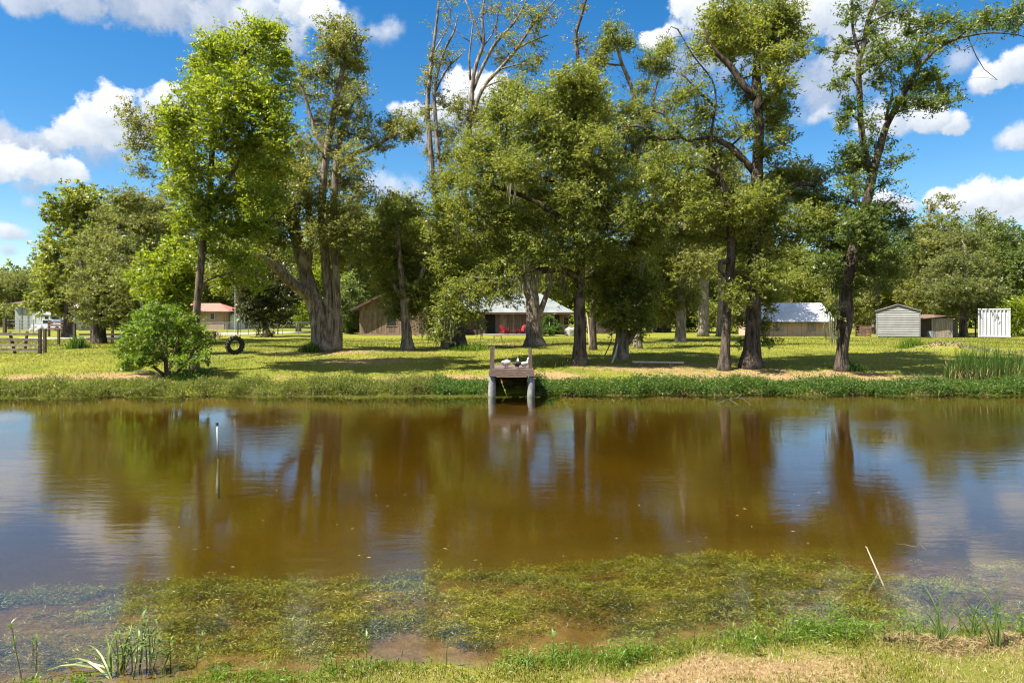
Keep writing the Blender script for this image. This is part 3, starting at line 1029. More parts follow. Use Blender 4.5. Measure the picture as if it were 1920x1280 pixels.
# ---- the great twin-trunked oak
tree("oak_tree", "great old oak with a thick leaning double trunk behind the tire swing", 36.0,
     [[(608, 659, 21), (603, 620, 19), (592, 575, 16.5), (578, 530, 14), (565, 480, 12), (552, 430, 12), (541, 390, 10), (528, 340, 8), (512, 290, 7, -.5), (498, 240, 4, -.8)],
      [(628, 658, 13), (622, 610, 12), (615, 560, 9.5), (611, 500, 8.5), (606, 440, 8), (604, 380, 7.5), (610, 300, 6.5), (622, 230, 6), (636, 160, 5), (648, 100, 3.5), (642, 55, 2)],
      [(632, 655, 10), (632, 600, 9), (630, 550, 7.5), (628, 490, 7), (625, 420, 6.5), (628, 350, 6.5), (632, 290, 5), (645, 235, 4), (660, 200, 2.5)],
      [(588, 562, 11), (565, 545, 10, -.6), (535, 520, 8.5, -1.4), (508, 495, 7.5, -2.5), (478, 478, 5.5, -3.8), (440, 470, 4, -5.0), (405, 468, 2.5, -5.4)],
      [(576, 510, 8), (582, 450, 7), (578, 380, 6), (568, 310, 4.5), (560, 250, 3)],
      [(610, 300, 4), (590, 240, 3.5), (575, 190, 3), (560, 150, 2)],
      [(626, 330, 4), (660, 290, 4), (700, 275, 3.5), (745, 250, 3), (790, 235, 2)],
      [(540, 370, 6, -.5), (480, 320, 5, 1), (400, 270, 4.5, 2), (330, 255, 4, 2), (280, 240, 3, 2), (240, 225, 2, 2)]],
     [(628, 52, 30, 22, .85), (655, 72, 30, 26, .85), (618, 90, 24, 26, .8), (648, 110, 36, 26, .9), (672, 130, 18, 30, .6), (612, 140, 24, 30, .7), (645, 160, 30, 28, .7), (670, 180, 24, 20, .7), (575, 135, 26, 16, .8), (560, 165, 18, 30, .4), (590, 180, 20, 26, .4), (640, 205, 34, 26, .7), (680, 215, 20, 16, .7),
      (605, 235, 26, 30, .6), (655, 250, 34, 26, .7), (620, 285, 40, 30, .75), (580, 270, 24, 30, .45), (662, 300, 34, 30, .65), (595, 325, 34, 30, .65), (645, 345, 44, 30, .75), (675, 360, 26, 22, .7), (600, 385, 38, 30, .75), (650, 400, 44, 28, .8), (610, 435, 44, 30, .8), (660, 440, 34, 30, .7), (640, 480, 40, 26, .6),
      (700, 250, 36, 18, .6, 0), (740, 230, 42, 20, .7, .5), (775, 238, 30, 20, .7, -.4), (715, 275, 36, 12, .5, 0), (760, 258, 36, 12, .5, .3),
      (500, 300, 40, 40), (540, 300, 36, 36, .9), (475, 345, 40, 40), (525, 350, 46, 40), (562, 345, 26, 34, .8), (490, 400, 46, 40, 1, -1), (540, 392, 44, 34, 1.1), (470, 450, 46, 36, 1, -1.5), (522, 440, 40, 28), (445, 485, 44, 30, 1, -3), (490, 480, 36, 22, .8, -2), (420, 520, 40, 26, .7, -4),
      (240, 208, 26, 20, .42, 2), (262, 235, 34, 30, .42, 2), (298, 225, 30, 28, .42, 2), (255, 275, 28, 26, .42, 2), (290, 268, 34, 28, .42, 2), (268, 318, 24, 22, .42, 2), (310, 262, 34, 30, .4, 2), (335, 340, 34, 40, .3, 2)],
     leaf="leaf_olive", bark="bark_grey", size=(.135, .06), lai=.86, moss=.5, seed=22, spread=.9, cl=.32, flare=1.25)

# ---- slender, nearly bare twin poles left of the middle
tree("slender_tree", "slender nearly bare tree with two thin poles left of the central oak", 40.0,
     [[(836, 650, 8), (834, 560, 7), (830, 480, 6), (822, 400, 5.5), (812, 320, 5), (806, 250, 4.6), (803, 190, 4.2), (808, 130, 3.6), (815, 70, 2.8), (823, 0, 1.8), (826, -40, 1)],
      [(836, 560, 6), (848, 470, 5), (838, 380, 4.5), (824, 300, 4), (817, 220, 3.6), (816, 160, 3), (832, 100, 2.4), (852, 58, 1.8), (858, 30, 1)],
      [(817, 170, 2.4), (838, 130, 1.8), (868, 100, 1.1)], [(806, 140, 2), (814, 100, 1.6), (840, 50, 1), (846, 10, .8)]],
     [(800, 150, 14, 20, .5), (812, 120, 16, 20, .4), (835, 110, 18, 18, .35), (800, 215, 16, 24, .4), (826, 190, 16, 26, .4), (802, 285, 12, 12, .7), (826, 250, 22, 22, .6), (835, 300, 24, 26, .6), (820, 350, 26, 30, .6), (845, 400, 28, 34, .7), (820, 440, 28, 30, .7), (850, 480, 30, 30, .7)],
     leaf="leaf_olive", bark="bark_grey", size=(.13, .055), lai=.75, seed=23, moss=.3, cl=.25, up=.4)

# ---- tall tree with bare pale limbs above the central crown
tree("bare_limbed_tree", "tall tree lifting bare grey limbs out of the central crown", 43.0,
     [[(848, 645, 8.6), (852, 560, 7.9), (858, 480, 7.2), (866, 400, 6.5), (874, 320, 5.8), (878, 260, 5), (884, 190, 4.3), (886, 150, 3.6), (893, 120, 3.6), (906, 80, 2.9), (904, 30, 2.2), (912, -20, 1.4)],
      [(886, 170, 3.6), (908, 120, 3.2), (930, 80, 2.9), (962, 45, 2.2), (985, 5, 1.4), (990, -30, 0.86)],
      [(880, 230, 4.3), (905, 165, 3.6), (935, 130, 3.2), (965, 95, 2.9), (1000, 45, 2.2), (1035, 8, 1.4), (1050, -10, 0.86)],
      [(882, 150, 2.2), (880, 110, 1.8), (884, 70, 1.4), (888, 30, 0.86)], [(905, 80, 2.2), (890, 40, 1.7), (872, 0, 1.1)], [(965, 95, 2.2), (990, 80, 1.7), (1030, 65, 1.2)],
      [(900, 95, 1.4), (925, 60, 1.3), (935, 20, 0.86)], [(884, 80, 1.2), (868, 70, 1), (852, 52, 0.58)], [(930, 85, 1.4), (932, 40, 1.2), (940, -10, 0.72)]],
     [(985, 22, 26, 18, .4), (1010, 40, 30, 16, .5), (955, 25, 22, 16, .3), (1025, 20, 20, 16, .3), (960, 75, 26, 18, .3), (1000, 75, 24, 16, .3), (940, 110, 24, 20, .4), (985, 120, 30, 20, .5), (1010, 110, 22, 16, .4), (960, 160, 28, 22, .6), (915, 20, 22, 20, .2), (885, 215, 28, 26, .8), (862, 200, 24, 28, .7), (905, 225, 26, 22, .8), (850, 250, 26, 26, .7)],
     leaf="leaf_olive", bark="bark_grey", size=(.13, .05), lai=.7, seed=24, moss=.7, cl=.25)

# ---- the broad central oak
tree("oak_tree", "broad leafy oak with a dark trunk just right of the dock", 28.7,
     [[(1087, 680, 12.5), (1087, 640, 11.5), (1086, 590, 11), (1086, 540, 10.5), (1088, 480, 9.5), (1082, 420, 8.5), (1074, 350, 7.5), (1072, 280, 6.5), (1078, 210, 4.5), (1082, 160, 2.5)],
      [(1086, 520, 7), (1050, 505, 7, -.3), (1010, 508, 6, -.8), (975, 512, 5, -1), (935, 525, 3.4, -1.2), (890, 520, 2, -1.2)],
      [(1084, 440, 6), (1040, 400, 5.5), (990, 370, 4.5), (930, 350, 3.4), (870, 340, 2)],
      [(1076, 350, 5), (1020, 335, 4.5), (985, 338, 3.4), (950, 300, 2.4)], [(1080, 400, 3.5), (1130, 350, 2.6), (1165, 300, 2.0), (1180, 250, 1.2)],
      [(1072, 290, 4.5), (1035, 230, 3.6), (1010, 180, 2.4)], [(1087, 470, 3.6), (1140, 440, 2.6), (1190, 420, 2), (1225, 420, 1.2)]],
     [(1075, 150, 42, 28, 1.1), (1040, 185, 46, 34, 1.1), (1105, 180, 40, 34, 1.1), (1075, 205, 50, 32, 1.2), (965, 175, 40, 30), (935, 205, 34, 28), (1000, 220, 46, 34), (1130, 220, 30, 32), (1080, 250, 56, 34), (950, 245, 44, 30), (900, 265, 36, 28), (1020, 270, 50, 34), (1130, 275, 40, 34), (870, 295, 34, 26), (920, 300, 46, 32), (975, 315, 50, 32), (1050, 315, 55, 34), (1115, 325, 48, 32), (845, 335, 34, 26), (890, 345, 46, 30), (950, 360, 54, 32), (1015, 365, 50, 30), (1080, 375, 50, 30), (1140, 370, 44, 30), (1180, 350, 34, 34),
      (830, 385, 32, 26), (880, 400, 48, 30), (940, 410, 54, 32), (1005, 415, 52, 30, .9), (1070, 420, 46, 26, .8), (1130, 420, 46, 30, .9), (1185, 405, 40, 34), (825, 435, 30, 26), (875, 450, 44, 30), (935, 460, 52, 30), (1000, 460, 46, 26, .8), (1130, 465, 36, 26, .8), (1190, 455, 38, 32), (835, 490, 32, 28), (885, 500, 44, 28), (940, 505, 46, 24, .9, -1), (1050, 470, 40, 24, .8), (1055, 540, 26, 26, .5), (1115, 520, 22, 22, .6), (870, 545, 42, 26, .9, -1.2), (925, 545, 36, 22, .7, -1.2), (845, 585, 34, 26, .9, -1.2), (885, 590, 30, 22, .7, -1.2), (830, 622, 24, 22, .7, -1.3), (1220, 440, 30, 30), (1215, 390, 32, 30), (1085, 430, 40, 26, .8, -1.7), (1080, 370, 46, 28, .9, -1.9), (1075, 300, 46, 30, 1, -1.7), (1085, 475, 34, 22, .7, -1.3), (1060, 250, 50, 28, .9, -1.5), (960, 560, 22, 18, .4, -1), (1020, 490, 40, 20, .6, -1.2)],
     leaf="leaf_mid", bark="bark_dark", size=(.115, .052), lai=.84, moss=.6, seed=25, spread=.95, cl=.27,
     moss_at=[(985, 512, -.9), (965, 516, -1), (945, 522, -1.1), (925, 524, -1.2), (905, 530, -1.2), (1005, 510, -.8), (1030, 508, -.6), (1050, 508, -.4), (1062, 520, -.3), (1065, 470, -.5), (1040, 470, -.8), (1105, 470, -.4), (880, 545, -1.2), (845, 600, -1.3), (900, 600, -1.2)])

# ---- trunks and crowns round the central oak
tree("mossy_tree", "mossy grey trunk leaning left behind the dock post", 42.0,
     [[(1003, 650, 16), (1001, 610, 14), (998, 560, 13), (990, 510, 12), (980, 460, 10), (972, 400, 8), (965, 330, 6), (960, 260, 4)],
      [(1006, 600, 6), (1022, 560, 5), (1040, 510, 4), (1055, 460, 3)]],
     [(960, 430, 46, 34), (1000, 400, 46, 34), (930, 380, 44, 34), (980, 340, 44, 34), (1040, 430, 44, 34), (960, 290, 40, 30), (1050, 380, 40, 34), (910, 450, 40, 30), (1060, 500, 30, 26, .5)],
     leaf="leaf_mid", bark="bark_grey", size=(.15, .07), lai=.8, moss=.9, seed=26, spread=1.0)
tree("small_tree", "small leafy tree with a stout trunk in front of the plank gable", 37.0,
     [[(764, 656, 11), (762, 620, 9), (760, 585, 8), (757, 545, 7), (752, 500, 5), (748, 450, 4), (742, 400, 2.5)], [(760, 570, 5), (785, 530, 4), (800, 480, 3), (812, 450, 2)], [(758, 560, 5), (735, 530, 3.5), (715, 500, 2.5)]],
     [(750, 555, 36, 26, 1.1), (790, 545, 34, 26, 1), (725, 530, 30, 24, .9), (770, 510, 40, 28), (715, 490, 34, 26), (755, 475, 42, 28), (805, 495, 36, 28), (710, 445, 34, 28), (745, 425, 36, 28), (790, 440, 34, 28), (730, 390, 28, 26), (770, 395, 30, 24), (815, 545, 30, 26, .8), (740, 585, 24, 18, .8), (778, 580, 22, 20, .7)],
     leaf="leaf_mid", bark="bark_grey", size=(.14, .065), lai=1.0, seed=27, moss=.4, spread=.7)
tree("mossy_tree", "dark mossy trunk among drooping leaves left of the dock", 40.0,
     [[(862, 648, 13), (858, 610, 12), (853, 570, 11), (850, 520, 9), (846, 460, 7), (842, 410, 5)]],
     [(845, 440, 44, 34), (880, 470, 40, 32), (820, 500, 40, 30), (865, 520, 40, 28), (900, 540, 34, 26, .7), (830, 560, 36, 26), (815, 600, 30, 24, .8), (845, 610, 26, 20, .6)],
     leaf="leaf_mid", bark="bark_dark", size=(.13, .06), lai=.9, moss=1.3, seed=28, droop=.3)
tree("holly_tree", "small dark glossy tree with a pale stout trunk right of the central oak", 31.5,
     [[(1164, 670, 13), (1166, 640, 12), (1168, 605, 10), (1170, 560, 8), (1172, 520, 6), (1174, 485, 3)], [(1172, 650, 5), (1190, 625, 4), (1205, 600, 3)]],
     [(1170, 480, 32, 20), (1140, 500, 34, 24), (1200, 500, 34, 26), (1170, 520, 40, 28, 1.1), (1130, 535, 28, 26), (1215, 540, 28, 28), (1150, 555, 36, 28), (1190, 560, 38, 30), (1128, 575, 22, 24), (1165, 590, 36, 24), (1205, 595, 26, 24), (1145, 608, 22, 16, .8), (1190, 620, 24, 16, .8), (1110, 545, 18, 22, .8)],
     leaf="leaf_mid", bark="bark_grey", size=(.12, .06), lai=.95, seed=29, spread=.6, cl=.24)
tree("leaning_tree", "dark leaning trunk with twisted pale branches at the water's edge", 27.4,
     [[(1357, 686, 9.5), (1360, 650, 8.5), (1363, 600, 8), (1366, 550, 8), (1370, 500, 8.5), (1372, 450, 8), (1366, 390, 7), (1355, 340, 6), (1338, 305, 4.6), (1310, 275, 3.8), (1280, 258, 3.2), (1262, 240, 2.6), (1245, 215, 2), (1225, 207, 1.6), (1200, 209, 1)],
      [(1368, 490, 6), (1352, 490, 4.5, -.4), (1350, 505, 3.6, -.5), (1365, 525, 3, -.6), (1368, 545, 2.4, -.6), (1380, 570, 1.6, -.7)],
      [(1278, 257, 3.4), (1240, 262, 2.6), (1205, 238, 2.2), (1150, 240, 1.6), (1140, 245, 1)], [(1330, 300, 3), (1335, 240, 2.4), (1342, 190, 2), (1335, 150, 1.6), (1300, 105, 1.3), (1270, 55, 1), (1258, 50, .6)],
      [(1340, 200, 2.4), (1310, 170, 2), (1275, 135, 1.4)], [(1350, 330, 4), (1310, 310, 3), (1290, 318, 2)]],
     [(1290, 175, 36, 24, .7), (1315, 215, 36, 26, .8), (1260, 195, 30, 22, .6), (1270, 240, 34, 22, .7), (1320, 260, 38, 28, .9), (1345, 300, 34, 28, .9), (1290, 300, 38, 26, .9), (1330, 345, 38, 28, .9), (1250, 290, 34, 26, .8), (1280, 350, 42, 30), (1230, 330, 36, 28, .9), (1390, 360, 28, 26, .7), (1310, 395, 42, 28), (1255, 390, 40, 28), (1350, 400, 36, 28), (1215, 225, 20, 14, .5), (1300, 130, 24, 16, .3), (1250, 95, 20, 14, .5), (1380, 250, 24, 24, .6), (1330, 440, 34, 24, .8), (1290, 440, 34, 26, .9)],
     leaf="leaf_mid", bark="bark_dark", size=(.115, .05), lai=.82, moss=.9, seed=30, spread=.9, flare=1.6)
tree("tall_oak_tree", "tall dark oak with a flat crown cut by the top of the view", 27.8,
     [[(1408, 684, 15), (1411, 640, 14), (1414, 590, 13), (1415, 540, 12.5), (1416, 490, 12), (1416, 440, 11.5), (1418, 380, 11), (1420, 320, 10.5), (1423, 250, 9.5), (1420, 190, 9), (1418, 130, 7.5), (1422, 80, 5), (1430, 30, 3)],
      [(1416, 325, 7), (1395, 300, 6.5), (1370, 275, 6), (1345, 262, 5), (1325, 258, 3.6), (1300, 262, 2)],
      [(1414, 185, 7), (1390, 155, 6.5), (1368, 122, 6), (1345, 100, 4.5), (1325, 70, 3), (1318, 40, 2)],
      [(1420, 120, 5), (1450, 90, 4), (1490, 70, 2.6)], [(1420, 400, 5), (1455, 370, 4), (1500, 345, 3), (1530, 350, 2)], [(1416, 480, 4), (1390, 470, 3), (1370, 440, 2)]],
     [(1360, 30, 42, 28, 1.2), (1410, 20, 46, 28, 1.2), (1460, 25, 42, 28, 1.2), (1340, 70, 36, 26, 1.1), (1390, 65, 50, 28, 1.3), (1440, 65, 50, 28, 1.3), (1485, 60, 32, 26, 1.1), (1365, 100, 40, 20, 1.1), (1420, 95, 40, 22, 1.1), (1470, 98, 40, 16, 1.1), (1310, 95, 20, 14, .6), (1505, 90, 18, 14, .6),
      (1450, 130, 28, 22), (1462, 160, 28, 26), (1440, 190, 26, 26), (1470, 200, 22, 22, .9), (1448, 230, 30, 26), (1465, 265, 22, 22, .8), (1400, 190, 20, 22, .6), (1385, 150, 20, 20, .6), (1405, 250, 18, 26, .5), (1440, 285, 22, 24, .7),
      (1460, 330, 34, 24), (1500, 325, 38, 24), (1535, 330, 24, 18, .9), (1440, 365, 38, 28), (1485, 365, 44, 28, 1.1), (1530, 375, 34, 26), (1410, 375, 32, 30, .8), (1395, 420, 34, 26, .9), (1445, 405, 44, 28, 1.1), (1500, 410, 44, 26), (1545, 410, 28, 20, .8), (1425, 445, 44, 24), (1475, 445, 38, 20, .9), (1520, 445, 26, 16, .7), (1390, 465, 30, 22, .8), (1450, 475, 26, 16, .7),
      (1390, 520, 24, 30, .9), (1430, 515, 22, 34, .9), (1380, 555, 20, 24, .9), (1412, 560, 24, 24, .8), (1440, 560, 16, 26, .9), (1390, 600, 18, 22, .7), (1428, 605, 20, 20, .8), (1438, 640, 14, 14, .6), (1388, 640, 10, 14, .5)],
     leaf="leaf_mid", bark="bark_dark", size=(.12, .055), lai=.9, moss=.45, seed=31, spread=.95, cl=.26, flare=1.9)
tree("forked_tree", "tall sparse forked tree with dark leafy skirt, rightmost trunk on the bank", 27.2,
     [[(1577, 685, 11.5), (1579, 650, 10.5), (1584, 610, 11.5), (1586, 580, 12.5), (1584, 545, 11), (1592, 500, 10.5), (1602, 460, 10), (1612, 420, 9.5), (1622, 390, 9), (1630, 350, 8.5), (1638, 315, 8), (1650, 275, 6.5), (1662, 235, 6), (1690, 185, 5), (1715, 140, 4.2), (1738, 108, 3.6), (1775, 80, 2.8), (1815, 68, 2), (1860, 62, 1.4), (1910, 66, .9), (1940, 75, .6)],
      [(1634, 330, 5.5), (1620, 280, 5.5), (1614, 230, 5.2), (1612, 170, 5), (1609, 125, 4.8), (1618, 90, 4.5), (1627, 40, 4), (1645, -5, 3.5), (1655, -40, 2)],
      [(1613, 105, 3), (1600, 60, 2.6), (1598, 10, 2.2), (1600, -30, 1.5)], [(1622, 395, 5), (1605, 375, 3.6), (1598, 335, 3), (1602, 300, 2)],
      [(1630, 385, 4), (1655, 385, 2.6), (1672, 372, 1.6)], [(1718, 135, 3.2), (1716, 100, 2.8), (1724, 75, 2.2), (1765, 48, 1.4)], [(1660, 225, 2.6), (1672, 180, 2.2), (1675, 165, 1.2)], [(1628, 45, 2.4), (1665, 25, 1.8), (1690, 10, 1.2)],
      [(1815, 70, 1.1), (1830, 105, .8), (1845, 130, .6), (1870, 150, .4)], [(1665, 225, 2), (1700, 200, 1.5), (1730, 195, .9)], [(1585, 560, 7), (1572, 585, 5, -.3), (1568, 620, 3, -.3)]],
     [(1600, 25, 22, 24, .7), (1655, 15, 30, 18, .7), (1690, 25, 28, 16, .55), (1640, 60, 24, 24, .5), (1590, 85, 20, 18, .5), (1660, 85, 34, 22, .6), (1705, 60, 26, 20, .5), (1740, 45, 30, 20, .7), (1770, 40, 26, 18, .6), (1570, 100, 18, 12, .6), (1545, 95, 10, 7, .6), (1725, 95, 28, 22, .7), (1765, 75, 34, 18, .7), (1810, 50, 32, 16, .7), (1850, 35, 30, 18, .8), (1890, 42, 26, 18, .8), (1910, 20, 16, 22, .8), (1690, 115, 30, 22, .5), (1640, 120, 26, 24, .5), (1590, 140, 18, 18, .5), (1565, 160, 18, 16, .6), (1655, 150, 28, 24, .5), (1740, 145, 30, 20, .9), (1715, 165, 34, 20, .8), (1770, 170, 22, 18, .7), (1690, 195, 30, 16, .7), (1735, 195, 32, 16, .8), (1775, 190, 16, 12, .6), (1595, 200, 20, 18, .6), (1590, 225, 18, 22, .7), (1640, 230, 16, 26, .3), (1800, 185, 10, 18, .4),
      (1600, 285, 26, 18, .9), (1585, 310, 24, 22, 1), (1612, 310, 26, 24, .9), (1640, 275, 18, 20, .4), (1668, 305, 20, 14, .6), (1690, 300, 12, 8, .5), (1600, 345, 22, 24, .8), (1655, 345, 20, 18, .4), (1672, 270, 12, 14, .4),
      (1570, 385, 34, 22, .9), (1615, 400, 36, 22), (1660, 395, 32, 20, .9), (1555, 420, 34, 24), (1600, 430, 44, 26, 1.1), (1650, 430, 40, 26), (1690, 415, 24, 18, .8), (1565, 460, 36, 26), (1615, 465, 42, 28, 1.1), (1660, 468, 36, 26), (1550, 495, 28, 22, .8), (1590, 500, 36, 24), (1640, 505, 34, 24, .9), (1675, 505, 24, 20, .8), (1610, 535, 28, 18, .8), (1575, 535, 22, 18, .7), (1655, 535, 20, 14, .6), (1560, 585, 14, 14, .6), (1700, 450, 20, 22, .7), (1530, 440, 22, 22, .8)],
     leaf="leaf_deep", bark="bark_dark", size=(.12, .052), lai=.92, moss=.4, seed=32, spread=.85, cl=.24, flare=1.4,
     moss_at=[(1568, 560, -.3), (1565, 590, -.3), (1563, 615, -.3), (1640, 530, -.3)])
tree("curved_tree", "thin dark curved trunk with leafy tufts above the central crown", 38.0,
     [[(1196, 640, 7), (1195, 540, 6.5), (1192, 450, 6), (1190, 380, 5.5), (1188, 300, 5), (1186, 240, 4.5), (1187, 180, 4), (1178, 150, 3.6), (1168, 125, 3.2), (1160, 100, 2.8), (1146, 60, 2)],
      [(1187, 190, 3), (1200, 170, 2.6), (1215, 150, 2.2), (1235, 110, 1.6)], [(1192, 300, 3.4), (1218, 220, 3), (1228, 170, 2.4), (1240, 130, 1.6)], [(1165, 122, 2.2), (1140, 120, 1.8), (1125, 105, 1.2)]],
     [(1145, 55, 18, 14, .8), (1155, 78, 32, 14, 1), (1135, 90, 18, 16, .8), (1180, 82, 20, 12, .8), (1125, 118, 20, 14, .8), (1220, 115, 28, 20, 1), (1250, 90, 20, 16, .8), (1240, 130, 24, 16, .9), (1205, 165, 20, 16, .6), (1180, 205, 30, 22, .8), (1215, 215, 30, 22, .8), (1165, 245, 34, 24, .9), (1205, 260, 36, 26), (1235, 265, 28, 26), (1170, 300, 34, 28), (1215, 310, 36, 28), (1240, 340, 32, 28)],
     leaf="leaf_mid", bark="bark_grey", size=(.125, .055), lai=.85, moss=.5, seed=33)
tree("bent_top_tree", "tree whose bare bent top leaves the view right of centre", 37.0,
     [[(1112, 640, 6), (1112, 520, 6), (1110, 400, 5.5), (1105, 280, 5), (1098, 200, 4.4), (1090, 140, 4), (1082, 100, 3.6), (1080, 60, 3.2), (1090, 30, 2.8), (1096, 5, 2.4), (1108, -20, 1.6)], [(1096, 190, 2.4), (1118, 120, 1.8), (1128, 100, 1)]],
     [(1085, 75, 12, 18, .4), (1095, 12, 14, 10, .4), (1102, 130, 20, 18, .6), (1120, 110, 18, 16, .5), (1110, 165, 24, 20, .8), (1085, 165, 22, 20, .8), (1120, 215, 30, 24), (1100, 260, 30, 24), (1130, 330, 34, 28), (1120, 400, 36, 30)],
     leaf="leaf_olive", bark="bark_dark", size=(.125, .055), lai=.8, seed=34)
for px, py, r, seed, lab, lb in ((1276, 642, 9, 41, "pale straight trunk under the dark moss, left of the three pale trunks", [(1230, 430, 46, 40), (1200, 490, 40, 34), (1225, 550, 36, 30), (1260, 470, 46, 40), (1300, 500, 40, 34), (1240, 520, 40, 32), (1285, 560, 36, 28), (1250, 590, 30, 22, .8), (1270, 420, 46, 34)]),
                                 (1318, 632, 9, 42, "pale tall trunk in the middle of the three pale trunks", [(1290, 370, 50, 40), (1270, 420, 46, 36), (1320, 400, 50, 40), (1300, 440, 46, 34), (1350, 440, 44, 36), (1330, 350, 44, 36), (1335, 490, 40, 26, .7)]),
                                 (1352, 631, 8, 43, "pale trunk half hidden by the leaning tree at the water", [(1390, 400, 46, 40), (1370, 350, 44, 36), (1400, 460, 40, 30), (1360, 300, 34, 30)])):
    dd = 1.62 * F / (py - 600)
    tree("pale_trunked_tree", lab, dd, [[(px, py, r * 1.1), (px + 1, 580, r), (px + 3, 500, r * .9), (px + 6, 420, r * .7), (px + 8, 350, r * .4)]], lb, leaf="leaf_olive", bark="bark_pale", size=(.2, .09), lai=.95, moss=.5, seed=seed, spread=1.6, cl=.3, flare=1.3)

# ---- left group
tree("broadleaf_tree", "dark broadleaf tree against the sky at the far left", 62.0,
     [[(128, 637, 9), (128, 590, 8), (130, 530, 7), (135, 470, 6), (142, 410, 4), (150, 370, 2)]],
     [(150, 362, 34, 18), (125, 385, 36, 22), (175, 380, 28, 24), (150, 405, 44, 24), (105, 405, 22, 18), (185, 415, 28, 26), (125, 435, 34, 22), (165, 440, 40, 26), (100, 470, 28, 24), (140, 475, 44, 26), (85, 500, 22, 20), (120, 510, 44, 26), (95, 540, 32, 24), (130, 550, 40, 26), (75, 570, 26, 16), (110, 580, 36, 18), (150, 520, 36, 30), (90, 455, 16, 14, .8)],
     leaf="leaf_mid", bark="bark_dark", size=(.30, .17), lai=1.05, seed=51, spread=1.8, cl=.34)
tree("oak_tree", "wide dull olive oak behind the rail fence at the left", 46.0,
     [[(186, 640, 11), (187, 600, 10), (195, 540, 8), (210, 480, 6), (225, 420, 4)], [(190, 580, 6), (240, 520, 5), (275, 460, 3.5)], [(188, 570, 5), (160, 520, 4), (150, 490, 2.5)]],
     [(235, 375, 34, 20), (270, 390, 40, 24), (215, 405, 40, 26), (255, 425, 50, 30), (300, 430, 40, 34), (190, 450, 40, 26), (235, 470, 55, 30), (290, 480, 46, 32), (165, 490, 36, 26), (210, 515, 55, 32), (265, 525, 55, 34), (310, 530, 34, 36), (160, 545, 34, 28), (205, 560, 50, 30), (255, 575, 50, 30), (165, 590, 26, 22), (215, 597, 44, 15), (265, 603, 40, 12), (300, 590, 36, 24), (330, 480, 30, 34), (325, 430, 26, 30)],
     leaf="leaf_grey", bark="bark_dark", size=(.16, .075), lai=1.1, seed=52, spread=1.3, moss=.15)
tree("young_tree", "young bright yellow tree with a thin stem above the round shrub", 33.0,
     [[(330, 662, 3.2), (330, 620, 2.8), (331, 570, 2.4), (328, 520, 1.8), (322, 470, 1.2)]],
     [(325, 462, 28, 20), (300, 488, 34, 20), (345, 490, 24, 22), (270, 518, 30, 16), (315, 520, 44, 24), (355, 525, 20, 24), (290, 550, 36, 18), (335, 555, 34, 24), (262, 540, 18, 12, .8), (320, 585, 36, 18, .8), (350, 585, 22, 18, .8)],
     leaf="leaf_yellow", bark="bark_brown", size=(.15, .08), lai=.95, seed=53)
tree("magnolia_tree", "bronze green magnolia with a short leaning trunk by the wire fence", 66.0,
     [[(502, 632, 7), (497, 615, 5), (490, 590, 4.6), (488, 550, 3.6), (488, 510, 2)]],
     [(490, 490, 36, 22), (465, 510, 30, 24), (520, 510, 34, 26), (495, 530, 42, 26), (458, 545, 22, 22), (540, 545, 26, 24), (482, 565, 36, 22), (520, 570, 38, 22), (465, 582, 22, 14), (495, 592, 40, 14), (535, 595, 22, 10, .8), (500, 625, 16, 8, .8)],
     leaf="leaf_brown", bark="bark_brown", size=(.26, .12), lai=1.05, seed=54, spread=1.4)
tree("oak_tree", "hazy olive oak behind the bright tree, its twigs against the sky", 52.0,
     [[(345, 640, 9), (345, 560, 8), (350, 480, 7), (330, 420, 5), (310, 380, 3)], [(348, 500, 5), (380, 440, 4), (390, 380, 2.4)]],
     [(300, 390, 34, 26, .7), (330, 360, 30, 26, .6), (345, 410, 40, 30, .7), (310, 440, 40, 30), (370, 460, 40, 30), (340, 490, 40, 26), (390, 400, 36, 30, .7), (420, 460, 36, 30, .7), (350, 330, 26, 22, .5)],
     leaf="leaf_grey", bark="bark_grey", size=(.17, .075), lai=.85, seed=55, spread=1.4)
tree("round_shrub", "big round bright green shrub on the bank at the left", 25.6,
     [[(312, 704, 3), (310, 680, 2.6), (300, 650, 2.2), (290, 620, 1.4)], [(316, 704, 3), (325, 670, 2.4), (335, 630, 1.6)], [(308, 704, 3), (285, 685, 2.4), (262, 665, 1.6)], [(322, 704, 3), (345, 685, 2.2), (365, 655, 1.6)], [(314, 704, 2.6), (312, 660, 2), (315, 600, 1.2)]],
     [(298, 582, 20, 12), (272, 596, 22, 12), (322, 594, 22, 14), (252, 622, 20, 14), (285, 620, 26, 14), (335, 615, 26, 14), (372, 622, 16, 14), (352, 600, 14, 10), (238, 650, 20, 12), (270, 648, 26, 12), (312, 640, 30, 16), (365, 648, 22, 14), (340, 655, 20, 14), (232, 680, 12, 10), (262, 676, 24, 12), (300, 668, 24, 12, .9), (345, 680, 20, 10, .8), (382, 668, 12, 12, .9), (245, 694, 14, 7, .7), (388, 640, 8, 10, .7), (280, 575, 8, 8, .8), (226, 662, 8, 8, .8)],
     leaf="leaf_fresh", bark="bark_brown", size=(.11, .05), lai=1.2, seed=56, cat="shrub", spread=.6, cl=.22, flare=1)

